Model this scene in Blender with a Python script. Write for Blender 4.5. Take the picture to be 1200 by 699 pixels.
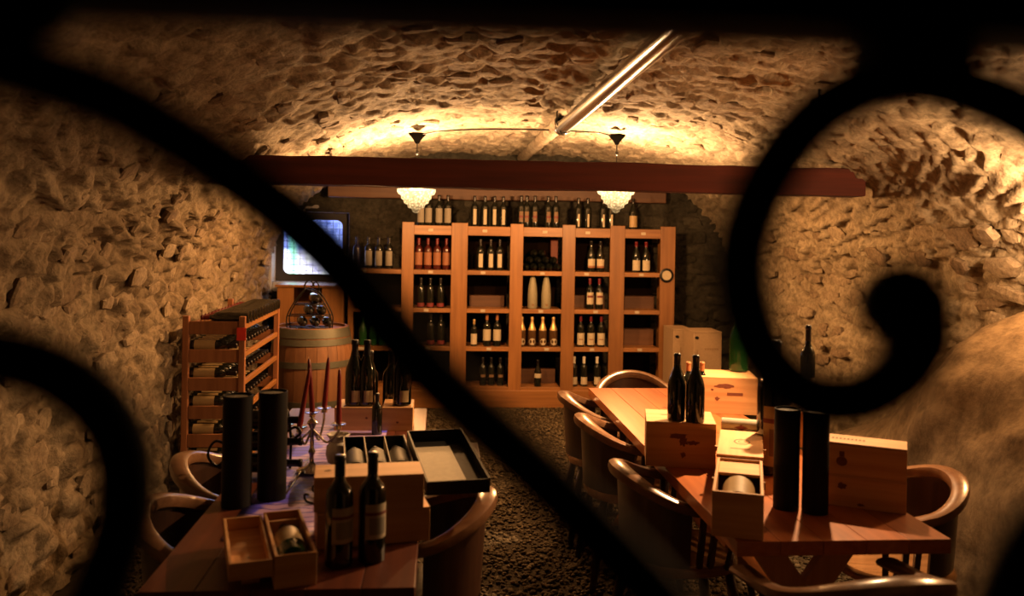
import bpy, math, random
from mathutils import Vector, Matrix, noise
for o in list(bpy.data.objects): bpy.data.objects.remove(o)
random.seed(7)
scene = bpy.context.scene
COL = scene.collection
# ------------------------------------------------------------------ camera
F, THETA, PHI, EYE, HY = 1000.0, 0.0854, 0.0175, 1.66, 275.0   # focal length in pixels of a 1200x699 frame
ct, st, cp, sp = math.cos(THETA), math.sin(THETA), math.cos(PHI), math.sin(PHI)
FWD = Vector((st, ct, 0)); RGT = Vector((ct, -st, 0)); UP = Vector((0, 0, 1))
CR = RGT*cp + UP*sp; CU = UP*cp - RGT*sp
cam_d = bpy.data.cameras.new('camera'); cam = bpy.data.objects.new('camera', cam_d); COL.objects.link(cam)
m3 = Matrix((CR, CU, -FWD)).transposed()
cam.matrix_world = Matrix.Translation((0, 0, EYE)) @ m3.to_4x4()
cam_d.sensor_width = 36; cam_d.lens = 36*F/1200; cam_d.shift_y = -(349.5-HY)/1200
cam_d.clip_start = 0.05
cam_d.dof.use_dof = True; cam_d.dof.focus_distance = 4.6; cam_d.dof.aperture_fstop = 2.3
scene.camera = cam
# ------------------------------------------------------------------ world, view
w = bpy.data.worlds.new('world'); scene.world = w; w.use_nodes = True
w.node_tree.nodes['Background'].inputs[0].default_value = (0.02, 0.03, 0.05, 1)
w.node_tree.nodes['Background'].inputs[1].default_value = 0.02
scene.view_settings.view_transform = 'Standard'; scene.view_settings.look = 'None'
scene.view_settings.gamma = 1; scene.view_settings.exposure = 0.0
LAMP_W, WALL_W, SPOT_W, WARM = 330.0, 110.0, 560.0, (1.0, 0.56, 0.25)

def ray(px, py):
    u, v = px-600.0, HY-py
    return FWD + RGT*((u*cp - v*sp)/F) + UP*((v*cp + u*sp)/F)
def at(px, py, z=0.75):
    d = ray(px, py); t = (z-EYE)/d.z
    return Vector((0, 0, EYE)) + d*t
def atY(px, py, Y):
    d = ray(px, py); return Vector((0, 0, EYE)) + d*(Y/d.y)

# ------------------------------------------------------------------ materials
def new_mat(name):
    m = bpy.data.materials.new(name); m.use_nodes = True
    nt = m.node_tree; b = nt.nodes['Principled BSDF']; return m, nt, b
def N(nt, t, **kw):
    n = nt.nodes.new(t)
    for k, v in kw.items(): setattr(n, k, v)
    return n
def plain(name, col, rough=.5, metal=0.0, bump=0.0, bscale=60, spec=None, coat=0):
    m, nt, b = new_mat(name)
    b.inputs['Roughness'].default_value = rough; b.inputs['Metallic'].default_value = metal
    if spec is not None: b.inputs['Specular IOR Level'].default_value = spec
    if coat: b.inputs['Coat Weight'].default_value = coat; b.inputs['Coat Roughness'].default_value = .15
    tc = N(nt, 'ShaderNodeTexCoord'); nz = N(nt, 'ShaderNodeTexNoise'); nz.inputs['Scale'].default_value = bscale
    nt.links.new(tc.outputs['Object'], nz.inputs['Vector'])
    mx = N(nt, 'ShaderNodeMix', data_type='RGBA'); 
    mx.inputs[6].default_value = (*[c*.82 for c in col], 1); mx.inputs[7].default_value = (*[min(1, c*1.12) for c in col], 1)
    nt.links.new(nz.outputs[0], mx.inputs[0]); nt.links.new(mx.outputs[2], b.inputs['Base Color'])
    if bump:
        bp = N(nt, 'ShaderNodeBump'); bp.inputs['Strength'].default_value = bump; bp.inputs['Distance'].default_value = .01
        nt.links.new(nz.outputs[0], bp.inputs['Height']); nt.links.new(bp.outputs[0], b.inputs['Normal'])
    return m
def wood(name, c1, c2, rough=.45, axis=2, scale=1.0, coat=0.0):
    m, nt, b = new_mat(name); b.inputs['Roughness'].default_value = rough
    if coat: b.inputs['Coat Weight'].default_value = coat; b.inputs['Coat Roughness'].default_value = .2
    tc = N(nt, 'ShaderNodeTexCoord'); mp = N(nt, 'ShaderNodeMapping')
    s = [38*scale]*3; s[axis] = 2.2*scale; mp.inputs['Scale'].default_value = s
    oi = N(nt, 'ShaderNodeObjectInfo')
    nz = N(nt, 'ShaderNodeTexNoise'); nz.inputs['Scale'].default_value = 1.0; nz.inputs['Detail'].default_value = 5
    nz.noise_dimensions = '4D'
    ml = N(nt, 'ShaderNodeMath', operation='MULTIPLY'); ml.inputs[1].default_value = 30
    nt.links.new(oi.outputs['Random'], ml.inputs[0]); nt.links.new(ml.outputs[0], nz.inputs['W'])
    nt.links.new(tc.outputs['Object'], mp.inputs[0]); nt.links.new(mp.outputs[0], nz.inputs['Vector'])
    cr = N(nt, 'ShaderNodeValToRGB'); e = cr.color_ramp.elements
    e[0].position = .3; e[0].color = (*c1, 1); e[1].position = .7; e[1].color = (*c2, 1)
    hs = N(nt, 'ShaderNodeHueSaturation'); mr = N(nt, 'ShaderNodeMapRange'); mr.inputs[3].default_value = .82; mr.inputs[4].default_value = 1.15
    nt.links.new(oi.outputs['Random'], mr.inputs[0]); nt.links.new(mr.outputs[0], hs.inputs['Value'])
    nt.links.new(nz.outputs[0], cr.inputs[0]); nt.links.new(cr.outputs[0], hs.inputs['Color']); nt.links.new(hs.outputs[0], b.inputs['Base Color'])
    bp = N(nt, 'ShaderNodeBump'); bp.inputs['Strength'].default_value = .12; bp.inputs['Distance'].default_value = .004
    nt.links.new(nz.outputs[0], bp.inputs['Height']); nt.links.new(bp.outputs[0], b.inputs['Normal'])
    return m
def stone_mat(name, lo, mid, hi, s1=3.2, s2=26, bump=.8):
    m, nt, b = new_mat(name); b.inputs['Roughness'].default_value = .9; b.inputs['Specular IOR Level'].default_value = .2
    ge = N(nt, 'ShaderNodeNewGeometry'); oi = N(nt, 'ShaderNodeObjectInfo')
    n1 = N(nt, 'ShaderNodeTexNoise'); n1.inputs['Scale'].default_value = s1; n1.inputs['Detail'].default_value = 8; n1.inputs['Roughness'].default_value = .7
    n2 = N(nt, 'ShaderNodeTexNoise'); n2.inputs['Scale'].default_value = s2; n2.inputs['Detail'].default_value = 9; n2.inputs['Roughness'].default_value = .72
    for n in (n1, n2): nt.links.new(ge.outputs['Position'], n.inputs['Vector'])
    ad = N(nt, 'ShaderNodeMath', operation='MULTIPLY_ADD'); ad.inputs[1].default_value = .25; 
    nt.links.new(oi.outputs['Random'], ad.inputs[0]); nt.links.new(n1.outputs[0], ad.inputs[2])
    cr = N(nt, 'ShaderNodeValToRGB'); e = cr.color_ramp.elements
    e[0].position = .34; e[0].color = (*lo, 1); e[1].position = .82; e[1].color = (*hi, 1)
    k = e.new(.56); k.color = (*mid, 1)
    nt.links.new(ad.outputs[0], cr.inputs[0])
    mx = N(nt, 'ShaderNodeMix', data_type='RGBA'); mx.blend_type = 'MULTIPLY'; mx.inputs[0].default_value = .8
    c2 = N(nt, 'ShaderNodeValToRGB'); e2 = c2.color_ramp.elements
    e2[0].position = .36; e2[0].color = (.38, .36, .34, 1); e2[1].position = .58; e2[1].color = (1, 1, 1, 1)
    nt.links.new(n2.outputs[0], c2.inputs[0]); nt.links.new(cr.outputs[0], mx.inputs[6]); nt.links.new(c2.outputs[0], mx.inputs[7])
    nt.links.new(mx.outputs[2], b.inputs['Base Color'])
    bp = N(nt, 'ShaderNodeBump'); bp.inputs['Strength'].default_value = bump; bp.inputs['Distance'].default_value = .025
    nt.links.new(n2.outputs[0], bp.inputs['Height']); nt.links.new(bp.outputs[0], b.inputs['Normal'])
    return m
def emit(name, col, strength, mixin=None):
    m, nt, b = new_mat(name); nt.nodes.remove(b)
    em = N(nt, 'ShaderNodeEmission'); em.inputs[0].default_value = (*col, 1); em.inputs[1].default_value = strength
    out = nt.nodes['Material Output']; nt.links.new(em.outputs[0], out.inputs[0]); return m

PLASTER = stone_mat('lime_rubble_plaster', (.12, .082, .048), (.245, .19, .127), (.36, .30, .21))
STONE = stone_mat('rubble_stone', (.11, .073, .045), (.23, .172, .116), (.35, .285, .20), s1=2.2, s2=34, bump=.6)
SHADESTONE = stone_mat('shaded_back_wall_stone', (.020, .018, .013), (.04, .036, .027), (.065, .058, .044), s1=3)  # darker copy of the rubble stone, the back wall's shadow in its colour
ROCK = stone_mat('smooth_bedrock', (.085, .058, .034), (.15, .108, .068), (.22, .168, .11), s1=1.6, s2=12, bump=.35)
GROUND = stone_mat('earth_floor', (.02, .015, .009), (.04, .028, .015), (.06, .043, .024), s1=4, s2=50)
PEBBLE = stone_mat('pebble', (.03, .022, .012), (.075, .055, .031), (.14, .108, .067), s1=9, s2=60, bump=.2)
PINE = wood('varnished_pine', (.18, .075, .022), (.27, .12, .037), .42, 2)
PINEX = wood('varnished_pine_across', (.18, .075, .022), (.27, .12, .037), .42, 0)
PINEY = wood('varnished_pine_lengthwise', (.18, .075, .022), (.27, .12, .037), .42, 1)
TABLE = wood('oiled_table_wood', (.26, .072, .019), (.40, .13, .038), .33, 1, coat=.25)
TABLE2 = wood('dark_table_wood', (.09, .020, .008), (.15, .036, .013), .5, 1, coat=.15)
LEGW = wood('pale_orange_leg_wood', (.46, .20, .075), (.62, .31, .13), .45, 2)
SHADEW = plain('shade_dark_board', (.006, .0035, .0025), .9, spec=.0)  # near-black colour carries the shade deep in the shelf bays
CRATE = wood('pale_crate_wood', (.52, .26, .10), (.70, .40, .175), .6, 0)
CRATEY = wood('pale_crate_wood_long', (.52, .26, .10), (.70, .40, .175), .6, 1)
RACKWOOD = wood('red_brown_rack_wood', (.19, .07, .028), (.28, .115, .05), .5, 2)
OAK = wood('barrel_oak', (.11, .047, .02), (.19, .088, .038), .55, 2)
BEAM = wood('old_red_beam', (.045, .005, .002), (.10, .014, .004), .9, 0, .6)
LINTEL = wood('brown_lintel', (.06, .022, .009), (.10, .042, .017), .6, 0, .6)
CHAIR = wood('dark_chair_wood', (.03, .011, .006), (.06, .025, .012), .35, 2, coat=.3)
RAIL = wood('worn_chair_rail', (.13, .06, .03), (.22, .115, .06), .28, 0, coat=.4)
SEAT = wood('polished_seat_wood', (.20, .095, .035), (.32, .17, .075), .22, 0, coat=.5)
HOOP = plain('galvanised_hoop', (.11, .11, .085), .45, .5)
IRON = plain('black_wrought_iron', (.006, .006, .006), .7, .0, spec=.1)
BLACKMETAL = plain('dark_metal', (.015, .013, .012), .4, .5)
SHADOWIRON = plain('shadow_black_iron', (.0012, .001, .0008), .95, spec=0.0)  # canopy iron; the shadow of the bowl below is put into its black
GLASSD = plain('dark_bottle_glass', (.006, .007, .005), .08, spec=.7)
GLASSG = plain('green_bottle_glass', (.012, .07, .018), .1, spec=.6)
GLASSB = plain('blue_lit_dark_glass', (.01, .012, .05), .1, spec=.6)
ROSE = plain('rose_wine_glass', (.05, .008, .006), .12, spec=.6)
REDCAP = plain('red_capsule', (.12, .008, .012), .35)
BLKCAP = plain('black_capsule', (.012, .01, .01), .3, .2)
GOLDCAP = plain('gold_foil', (.62, .42, .18), .35, .6)
WHITECAP = plain('white_capsule', (.6, .56, .48), .4)
COPPERCAP = plain('copper_brown_capsule', (.36, .15, .06), .4, .3)
CREAM = plain('cream_paper', (.42, .36, .26), .7)
GREYL = plain('grey_paper', (.22, .20, .165), .7)
ORANGE = plain('orange_paper', (.24, .095, .045), .65)
GOLDL = plain('gold_tan_paper', (.33, .23, .11), .5)
BROWNL = plain('dull_brown_paper', (.14, .08, .04), .6)
REDL = plain('dark_red_ink', (.13, .012, .012), .6)
BRAND = plain('burnt_brown_ink', (.17, .05, .025), .7)
INK = plain('faded_brown_ink', (.20, .12, .06), .8)
BLACKBOX = plain('black_cardboard', (.006, .0055, .0055), .6, spec=.15)
GREYBOX = plain('grey_green_lining', (.055, .05, .034), .6)
SLEEVE = plain('pale_sleeve', (.24, .22, .15), .55)
SILVER = plain('polished_silver', (.75, .72, .66), .16, 1.0)
WAX = plain('red_candle_wax', (.17, .008, .008), .4)
LILAC = None
STEEL = plain('bright_duct_steel', (.62, .60, .56), .22, 1.0)
CARTON = plain('pale_carton', (.28, .19, .11), .75)
TAG = plain('white_tag', (.40, .35, .27), .6)
FROST = plain('frosted_glass', (.50, .45, .38), .25)
WHITEPL = plain('blue_lit_plaster', (.36, .36, .40), .8, bump=.4, bscale=20)  # niche plaster, the window's blue light tinted into its colour
FRAME = plain('dark_window_frame', (.025, .022, .022), .5)

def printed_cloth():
    m, nt, b = new_mat('blue_lit_runner_cloth'); b.inputs['Roughness'].default_value = .45  # lilac ground carries blue light on the cloth; the scrolls are print
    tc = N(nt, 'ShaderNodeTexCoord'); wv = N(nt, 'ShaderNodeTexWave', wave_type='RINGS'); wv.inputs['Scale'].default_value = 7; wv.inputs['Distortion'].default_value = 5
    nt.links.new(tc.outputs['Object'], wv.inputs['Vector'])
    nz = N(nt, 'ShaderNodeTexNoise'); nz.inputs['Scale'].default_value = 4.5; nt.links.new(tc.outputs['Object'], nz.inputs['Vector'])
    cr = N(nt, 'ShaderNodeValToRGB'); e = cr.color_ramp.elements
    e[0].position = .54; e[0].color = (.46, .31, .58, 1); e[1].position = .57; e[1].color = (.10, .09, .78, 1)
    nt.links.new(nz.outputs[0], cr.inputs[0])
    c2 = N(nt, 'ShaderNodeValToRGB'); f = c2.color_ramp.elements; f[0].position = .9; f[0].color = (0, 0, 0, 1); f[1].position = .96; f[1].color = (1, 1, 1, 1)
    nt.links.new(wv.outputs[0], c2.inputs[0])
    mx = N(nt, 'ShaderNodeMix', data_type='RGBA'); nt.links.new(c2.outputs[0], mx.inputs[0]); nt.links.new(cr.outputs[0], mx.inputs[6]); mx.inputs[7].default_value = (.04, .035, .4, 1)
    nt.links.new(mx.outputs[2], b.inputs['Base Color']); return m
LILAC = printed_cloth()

def window_view():
    m, nt, b = new_mat('daylit_view'); nt.nodes.remove(b); out = nt.nodes['Material Output']
    tc = N(nt, 'ShaderNodeTexCoord'); sx = N(nt, 'ShaderNodeSeparateXYZ'); nt.links.new(tc.outputs['Object'], sx.inputs[0])
    nz = N(nt, 'ShaderNodeTexNoise'); nz.inputs['Scale'].default_value = 14; nz.inputs['Detail'].default_value = 6; nt.links.new(tc.outputs['Object'], nz.inputs['Vector'])
    cr = N(nt, 'ShaderNodeValToRGB'); e = cr.color_ramp.elements
    e[0].position = .3; e[0].color = (.04, .08, .35, 1); e[1].position = .75; e[1].color = (.30, .38, .85, 1)
    nt.links.new(nz.outputs[0], cr.inputs[0])
    c3 = N(nt, 'ShaderNodeValToRGB'); g = c3.color_ramp.elements
    g[0].position = .3; g[0].color = (.45, .42, .85, 1); g[1].position = .65; g[1].color = (.95, .95, 1, 1)
    nt.links.new(nz.outputs[0], c3.inputs[0])
    mr = N(nt, 'ShaderNodeMapRange'); mr.inputs[1].default_value = -.05; mr.inputs[2].default_value = -.01; mr.inputs[3].default_value = 1; mr.inputs[4].default_value = 0
    nt.links.new(sx.outputs[2], mr.inputs[0])
    mx = N(nt, 'ShaderNodeMix', data_type='RGBA'); nt.links.new(mr.outputs[0], mx.inputs[0]); nt.links.new(cr.outputs[0], mx.inputs[6]); nt.links.new(c3.outputs[0], mx.inputs[7])
    # green growth at the left
    ma = N(nt, 'ShaderNodeMath', operation='ABSOLUTE'); ad = N(nt, 'ShaderNodeMath', operation='ADD'); ad.inputs[1].default_value = .20
    nt.links.new(sx.outputs[0], ad.inputs[0]); nt.links.new(ad.outputs[0], ma.inputs[0])
    mg = N(nt, 'ShaderNodeMapRange'); mg.inputs[1].default_value = .015; mg.inputs[2].default_value = .06; mg.inputs[3].default_value = .8; mg.inputs[4].default_value = 0
    nt.links.new(ma.outputs[0], mg.inputs[0])
    mx2 = N(nt, 'ShaderNodeMix', data_type='RGBA'); nt.links.new(mg.outputs[0], mx2.inputs[0]); nt.links.new(mx.outputs[2], mx2.inputs[6]); mx2.inputs[7].default_value = (.25, .85, .55, 1)
    em = N(nt, 'ShaderNodeEmission'); em.inputs[1].default_value = 6; nt.links.new(mx2.outputs[2], em.inputs[0]); nt.links.new(em.outputs[0], out.inputs[0])
    return m

# ------------------------------------------------------------------ mesh builder
class MB:
    def __init__(s): s.v = []; s.f = []
    def add(s, v, f):
        n = len(s.v); s.v += [tuple(p) for p in v]; s.f += [tuple(i+n for i in q) for q in f]; return s
    def box(s, x0, x1, y0, y1, z0, z1, M=None):
        v = [Vector((x, y, z)) for z in (z0, z1) for y in (y0, y1) for x in (x0, x1)]
        if M is not None: v = [M @ p for p in v]
        return s.add(v, [(0, 2, 3, 1), (4, 5, 7, 6), (0, 1, 5, 4), (2, 6, 7, 3), (0, 4, 6, 2), (1, 3, 7, 5)])
    def bar(s, p, q, wx, wy, up=(0, 0, 1)):
        p, q = Vector(p), Vector(q); d = (q-p); L = d.length; d.normalize()
        x = d.cross(Vector(up)); x = x.normalized() if x.length > 1e-4 else Vector((1, 0, 0)); y = x.cross(d)
        M = Matrix((( x.x, y.x, d.x, p.x), (x.y, y.y, d.y, p.y), (x.z, y.z, d.z, p.z), (0, 0, 0, 1)))
        return s.box(-wx/2, wx/2, -wy/2, wy/2, 0, L, M)
    def lathe(s, prof, n=18, M=None, cap=True):
        v = []; f = []
        for r, z in prof:
            for k in range(n):
                a = 2*math.pi*k/n; v.append(Vector((r*math.cos(a), r*math.sin(a), z)))
        for i in range(len(prof)-1):
            for k in range(n):
                k2 = (k+1) % n; f.append((i*n+k, i*n+k2, (i+1)*n+k2, (i+1)*n+k))
        if cap: f.append(tuple(range(n-1, -1, -1))); f.append(tuple((len(prof)-1)*n+k for k in range(n)))
        if M is not None: v = [M @ p for p in v]
        return s.add(v, f)
    def tube(s, pts, r, n=8, rf=None, flat=1.0):
        pts = [Vector(p) for p in pts]; v = []; f = []; m = len(pts)
        prev = None
        for i, p in enumerate(pts):
            d = (pts[min(i+1, m-1)]-pts[max(i-1, 0)]).normalized()
            if prev is None:
                a = d.cross(Vector((0, 0, 1)));  a = a if a.length > .1 else d.cross(Vector((1, 0, 0)))
            else: a = prev - d*prev.dot(d)
            a.normalize(); prev = a; b = d.cross(a)
            rr = rf(i/(m-1)) if rf else r
            for k in range(n):
                t = 2*math.pi*k/n; v.append(p + a*(rr*math.cos(t)) + b*(rr*flat*math.sin(t)))
        for i in range(m-1):
            for k in range(n):
                k2 = (k+1) % n; f.append((i*n+k, i*n+k2, (i+1)*n+k2, (i+1)*n+k))
        f.append(tuple(range(n-1, -1, -1))); f.append(tuple((m-1)*n+k for k in range(n)))
        return s.add(v, f)
    def mesh(s, name, smooth=False):
        me = bpy.data.meshes.new(name); me.from_pydata(s.v, [], s.f); me.update()
        import bmesh
        bm = bmesh.new(); bm.from_mesh(me); bmesh.ops.recalc_face_normals(bm, faces=bm.faces); bm.to_mesh(me); bm.free()
        if smooth: me.shade_smooth()
        return me
    def build(s, name, mat, parent=None, smooth=False, bevel=0, loc=None, rz=0):
        me = s.mesh(name, smooth is True or smooth == 'auto'); me.materials.append(mat)
        o = bpy.data.objects.new(name, me); COL.objects.link(o)
        if smooth == 'auto': me.set_sharp_from_angle(angle=math.radians(40))
        if parent: o.parent = parent
        if loc is not None: o.location = loc
        o.rotation_euler.z = rz
        if bevel:
            b = o.modifiers.new('bevel', 'BEVEL'); b.width = bevel; b.segments = 2; b.limit_method = 'ANGLE'
        return o
def catmull(P, n=8):
    P = [Vector(p) for p in P]; P = [P[0]*2-P[1]] + P + [P[-1]*2-P[-2]]; out = []
    for i in range(1, len(P)-2):
        for k in range(n):
            t = k/n; a, b, c, d = P[i-1:i+3]
            out.append(.5*((2*b) + (c-a)*t + (2*a-5*b+4*c-d)*t*t + (3*b-a-3*c+d)*t**3))
    out.append(P[-2]); return out
def tag(o, label, cat, group=None, kind=None):
    if label: o['label'] = label
    if cat: o['category'] = cat
    if group: o['group'] = group
    if kind: o['kind'] = kind
    return o
def thing(name, label, cat, loc=(0, 0, 0), rz=0, group=None):
    o = bpy.data.objects.new(name, None); o.empty_display_size = .05; COL.objects.link(o)
    o.location = loc; o.rotation_euler = (0, 0, rz); return tag(o, label, cat, group)
def copy_tree(o, parent=None):
    c = o.copy(); COL.objects.link(c); c.parent = parent
    for ch in list(o.children): copy_tree(ch, c)
    return c
used = set()
def instance(proto, loc, label, rot=(0, 0, 0), group=None, scale=1.0):
    o = proto if proto.name not in used else copy_tree(proto)
    used.add(proto.name)
    o.location = loc; o.rotation_euler = rot; o.scale = (scale,)*3; o['label'] = label
    if group: o['group'] = group
    return o

# ------------------------------------------------------------------ the room: vaulted rubble shell
RX0, RX1, Y0, Y1 = -1.70, 3.10, .45, 8.70
CX, HALF, SPRING, APEX, EXP = .5*(RX0+RX1), .5*(RX1-RX0), 1.0, 2.50, 2.45
def vault_z(x):
    t = min(1, abs(x-CX)/HALF); return SPRING + (APEX-SPRING)*(1-t**EXP)**(1/EXP)
prof = []                                   # (x, z, normal) up the left wall, over, down the right wall
nW = 50
for i in range(nW+1): prof.append((RX0, SPRING*i/nW))
nA = 250
for i in range(1, nA):
    a = math.pi*(1-i/nA); c, s_ = math.cos(a), math.sin(a)
    prof.append((CX+HALF*math.copysign(abs(c)**(2/EXP), c), SPRING+(APEX-SPRING)*s_**(2/EXP)))
for i in range(nW+1): prof.append((RX1, SPRING*(1-i/nW)))
# resample evenly
def resample(P, step):
    L = [0]
    for a, b in zip(P, P[1:]): L.append(L[-1]+math.hypot(b[0]-a[0], b[1]-a[1]))
    n = int(L[-1]/step); out = []; j = 0
    for i in range(n+1):
        t = L[-1]*i/n
        while j < len(L)-2 and L[j+1] < t: j += 1
        u = (t-L[j])/max(1e-9, L[j+1]-L[j]); out.append((P[j][0]+(P[j+1][0]-P[j][0])*u, P[j][1]+(P[j+1][1]-P[j][1])*u))
    return out
prof = resample(prof, .021)
def relief(p, amp=1.0):
    if p.z > 1.6: amp *= 1-.42*min(1, (p.z-1.6)/.5)
    wx = noise.noise(p*2.3)*.25
    cs = 4.2+2.9*max(0, min(1, (p.z-1.5)/.6)); q = Vector((p.x*cs+wx, p.y*cs-wx, p.z*7.5+wx))
    d, pts = noise.voronoi(q)
    e = d[1]-d[0]; t = min(1, max(0, e/.30)); t = t*t*(3-2*t)
    cell = noise.noise(pts[0]*3.7)
    h = t*(.030+.035*cell) + .050*noise.fractal(p*1.3, 1.0, 2.0, 3) + .030*noise.fractal(p*9.0, .8, 2.1, 4) + .02*noise.noise(p*4)
    rv = noise.noise_vector(pts[0]*5.1); h += t*.075*(q-pts[0]).dot(rv)
    pit = 0 if p.z > 2.0 else max(0, noise.noise(Vector((p.x*5, p.y*5, p.z*9))*1.3)-.30); h -= .13*pit
    return h*amp
def grid_obj(name, V, nx, ny, mat, skip=None, sm=True):
    f = []
    for i in range(nx-1):
        for j in range(ny-1):
            if skip and skip(i, j): continue
            f.append((i*ny+j, i*ny+j+1, (i+1)*ny+j+1, (i+1)*ny+j))
    me = bpy.data.meshes.new(name); me.from_pydata(V, [], f); me.materials.append(mat)
    if sm: me.shade_smooth()
    o = bpy.data.objects.new(name, me); COL.objects.link(o); o['kind'] = 'structure'; return o
ys = [Y0 + .09*i for i in range(24)]; y = ys[-1]
while y < Y1-.02: y += .022; ys.append(y)
def shell(name, pts, amp=1.0):
    V = []; P = pts; n = len(P)
    for i, (x, z) in enumerate(P):
        k = prof.index((x, z)); a = prof[max(0, k-1)]; b = prof[min(len(prof)-1, k+1)]
        nx, nz = (b[1]-a[1]), -(b[0]-a[0]); l = math.hypot(nx, nz); nx /= l; nz /= l
        for yy in ys:
            p = Vector((x, yy, z)); h = relief(p, amp); V.append((x+nx*h, yy, z+nz*h))
    return grid_obj(name, V, n, len(ys), PLASTER)
iL = max(i for i, p in enumerate(prof) if p[0] < CX and p[1] < 1.75)
iR = min(i for i, p in enumerate(prof) if p[0] > CX and p[1] < 1.75)
WL = shell('wall_left', prof[:iL+1]); CE = shell('ceiling', prof[iL:iR+1]); WR = shell('wall_right', prof[iR:])

# window opening in the back wall
wa, wb = atY(330, 254, 8.86), atY(404, 325, 8.86)
WX0, WX1, WZ0, WZ1 = wa.x, wb.x, wb.z, wa.z
def back_wall():
    stp = .025; nx = int((RX1-RX0+.1)/stp)+1; nz = int(2.62/stp)+1; V = []
    for i in range(nx):
        for j in range(nz):
            x = RX0-.05+i*stp; z = j*stp; h = relief(Vector((x, 8.7, z)), .9)
            V.append((x, 8.70-h, z))
    def skip(i, j):
        x = RX0-.05+(i+.5)*stp; z = (j+.5)*stp; return WX0-.05 < x < WX1+.05 and WZ0-.05 < z < WZ1+.05
    return grid_obj('wall_back', V, nx, nz, SHADESTONE, skip)
WB = back_wall()
f = MB(); t0 = .07
f.box(WX0-.30, WX0-.045, 8.62, 9.0, WZ0-.15, WZ1+.2); f.box(WX1+.045, WX1+.16, 8.72, 9.0, WZ0-.1, WZ1+.1)
f.box(WX0-.045, WX1+.045, 8.66, 9.0, WZ0-.14, WZ0-.045); f.box(WX0-.045, WX1+.045, 8.72, 9.0, WZ1+.045, WZ1+.12)
tr = f.build('trim_1', WHITEPL, bevel=.01); tr['kind'] = 'structure'
# window: frame with rounded inner corners, panes beyond a fine grille
win = thing('window_1', None, None, ((WX0+WX1)/2, 8.86, (WZ0+WZ1)/2)); win['kind'] = 'structure'
hw, hh = (WX1-WX0)/2, (WZ1-WZ0)/2
def rrect(w_, h_, r, n=6):
    P = []
    for cx, cz, a0 in ((w_-r, h_-r, 0), (-w_+r, h_-r, 90), (-w_+r, -h_+r, 180), (w_-r, -h_+r, 270)):
        for k in range(n+1):
            a = math.radians(a0+90*k/n); P.append((cx+r*math.cos(a), cz+r*math.sin(a)))
    return P
O, I = rrect(hw+.045, hh+.045, .02), rrect(hw-.03, hh-.03, .06)
n = len(O); v = []
for yy in (-.03, .03):
    v += [(x, yy, z) for x, z in O] + [(x, yy, z) for x, z in I]
fc = []
for k in range(n):
    k2 = (k+1) % n
    fc += [(k, k2, n+k2, n+k), (2*n+k, 3*n+k, 3*n+k2, 2*n+k2), (n+k, n+k2, 3*n+k2, 3*n+k), (k, 2*n+k, 2*n+k2, k2)]
MB().add(v, fc).build('window_frame', FRAME, win)
MB().box(-hw, hw, .012, .02, -hh, hh).build('pane', window_view(), win)
g = MB()
for k in range(1, 10): g.box(-hw+2*hw*k/10-.002, -hw+2*hw*k/10+.002, .004, .009, -hh, hh)
for k in range(1, 10): g.box(-hw, hw, .004, .009, -hh+2*hh*k/10-.002, -hh+2*hh*k/10+.002)
gr = g.build('grille', FRAME, win); gr['label'] = 'fine dark wire grille over the bluish pane'
# front wall with the gate's doorway, floor
fw = MB(); fw.box(RX0-.1, -.95, .28, .47, 0, 2.7); fw.box(.95, RX1+.1, .28, .47, 0, 2.7); fw.box(-.95, .95, .28, .47, 2.25, 2.7)
o = fw.build('wall_front', PLASTER); o['kind'] = 'structure'
V = []; nx, ny = 110, 190
for i in range(nx):
    for j in range(ny):
        x = RX0-.05+4.9*i/(nx-1); yy = -.3+9.1*j/(ny-1)
        V.append((x, yy, .008*noise.noise(Vector((x*3, yy*3, 0)))+.004*noise.noise(Vector((x*19, yy*19, 4)))-.006))
FL = grid_obj('floor', V, nx, ny, GROUND)

# ---- single stones set in the masonry (parts of the walls)
stone_meshes = []
for k in range(9):
    rnd = random.Random(k+40); v = []
    nseg = rnd.choice((6, 7, 8)); outl = []
    for i in range(nseg):
        a = 2*math.pi*(i+rnd.uniform(-.28, .28))/nseg
        r = (abs(math.cos(a))**4+abs(math.sin(a))**4)**(-.25)*rnd.uniform(.86, 1.0); outl.append((r*math.cos(a), r*math.sin(a)))
    for z, s_ in ((-.7, .92), (.35, 1.0), (.8, .8+.08*rnd.random())):
        for x, y in outl: v.append((x*s_, y*s_, z*(1+rnd.uniform(-.18, .18))))
    v.append((rnd.uniform(-.2, .2), rnd.uniform(-.2, .2), 1.0)); fcs = []
    for r_ in range(2):
        for i in range(nseg):
            i2 = (i+1) % nseg; fcs.append((r_*nseg+i, r_*nseg+i2, (r_+1)*nseg+i2, (r_+1)*nseg+i))
    for i in range(nseg): fcs.append((2*nseg+i, 2*nseg+(i+1) % nseg, 3*nseg))
    b = MB(); b.add(v, fcs); me = b.mesh('stone', False); me.materials.append(STONE); stone_meshes.append(me)
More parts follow.
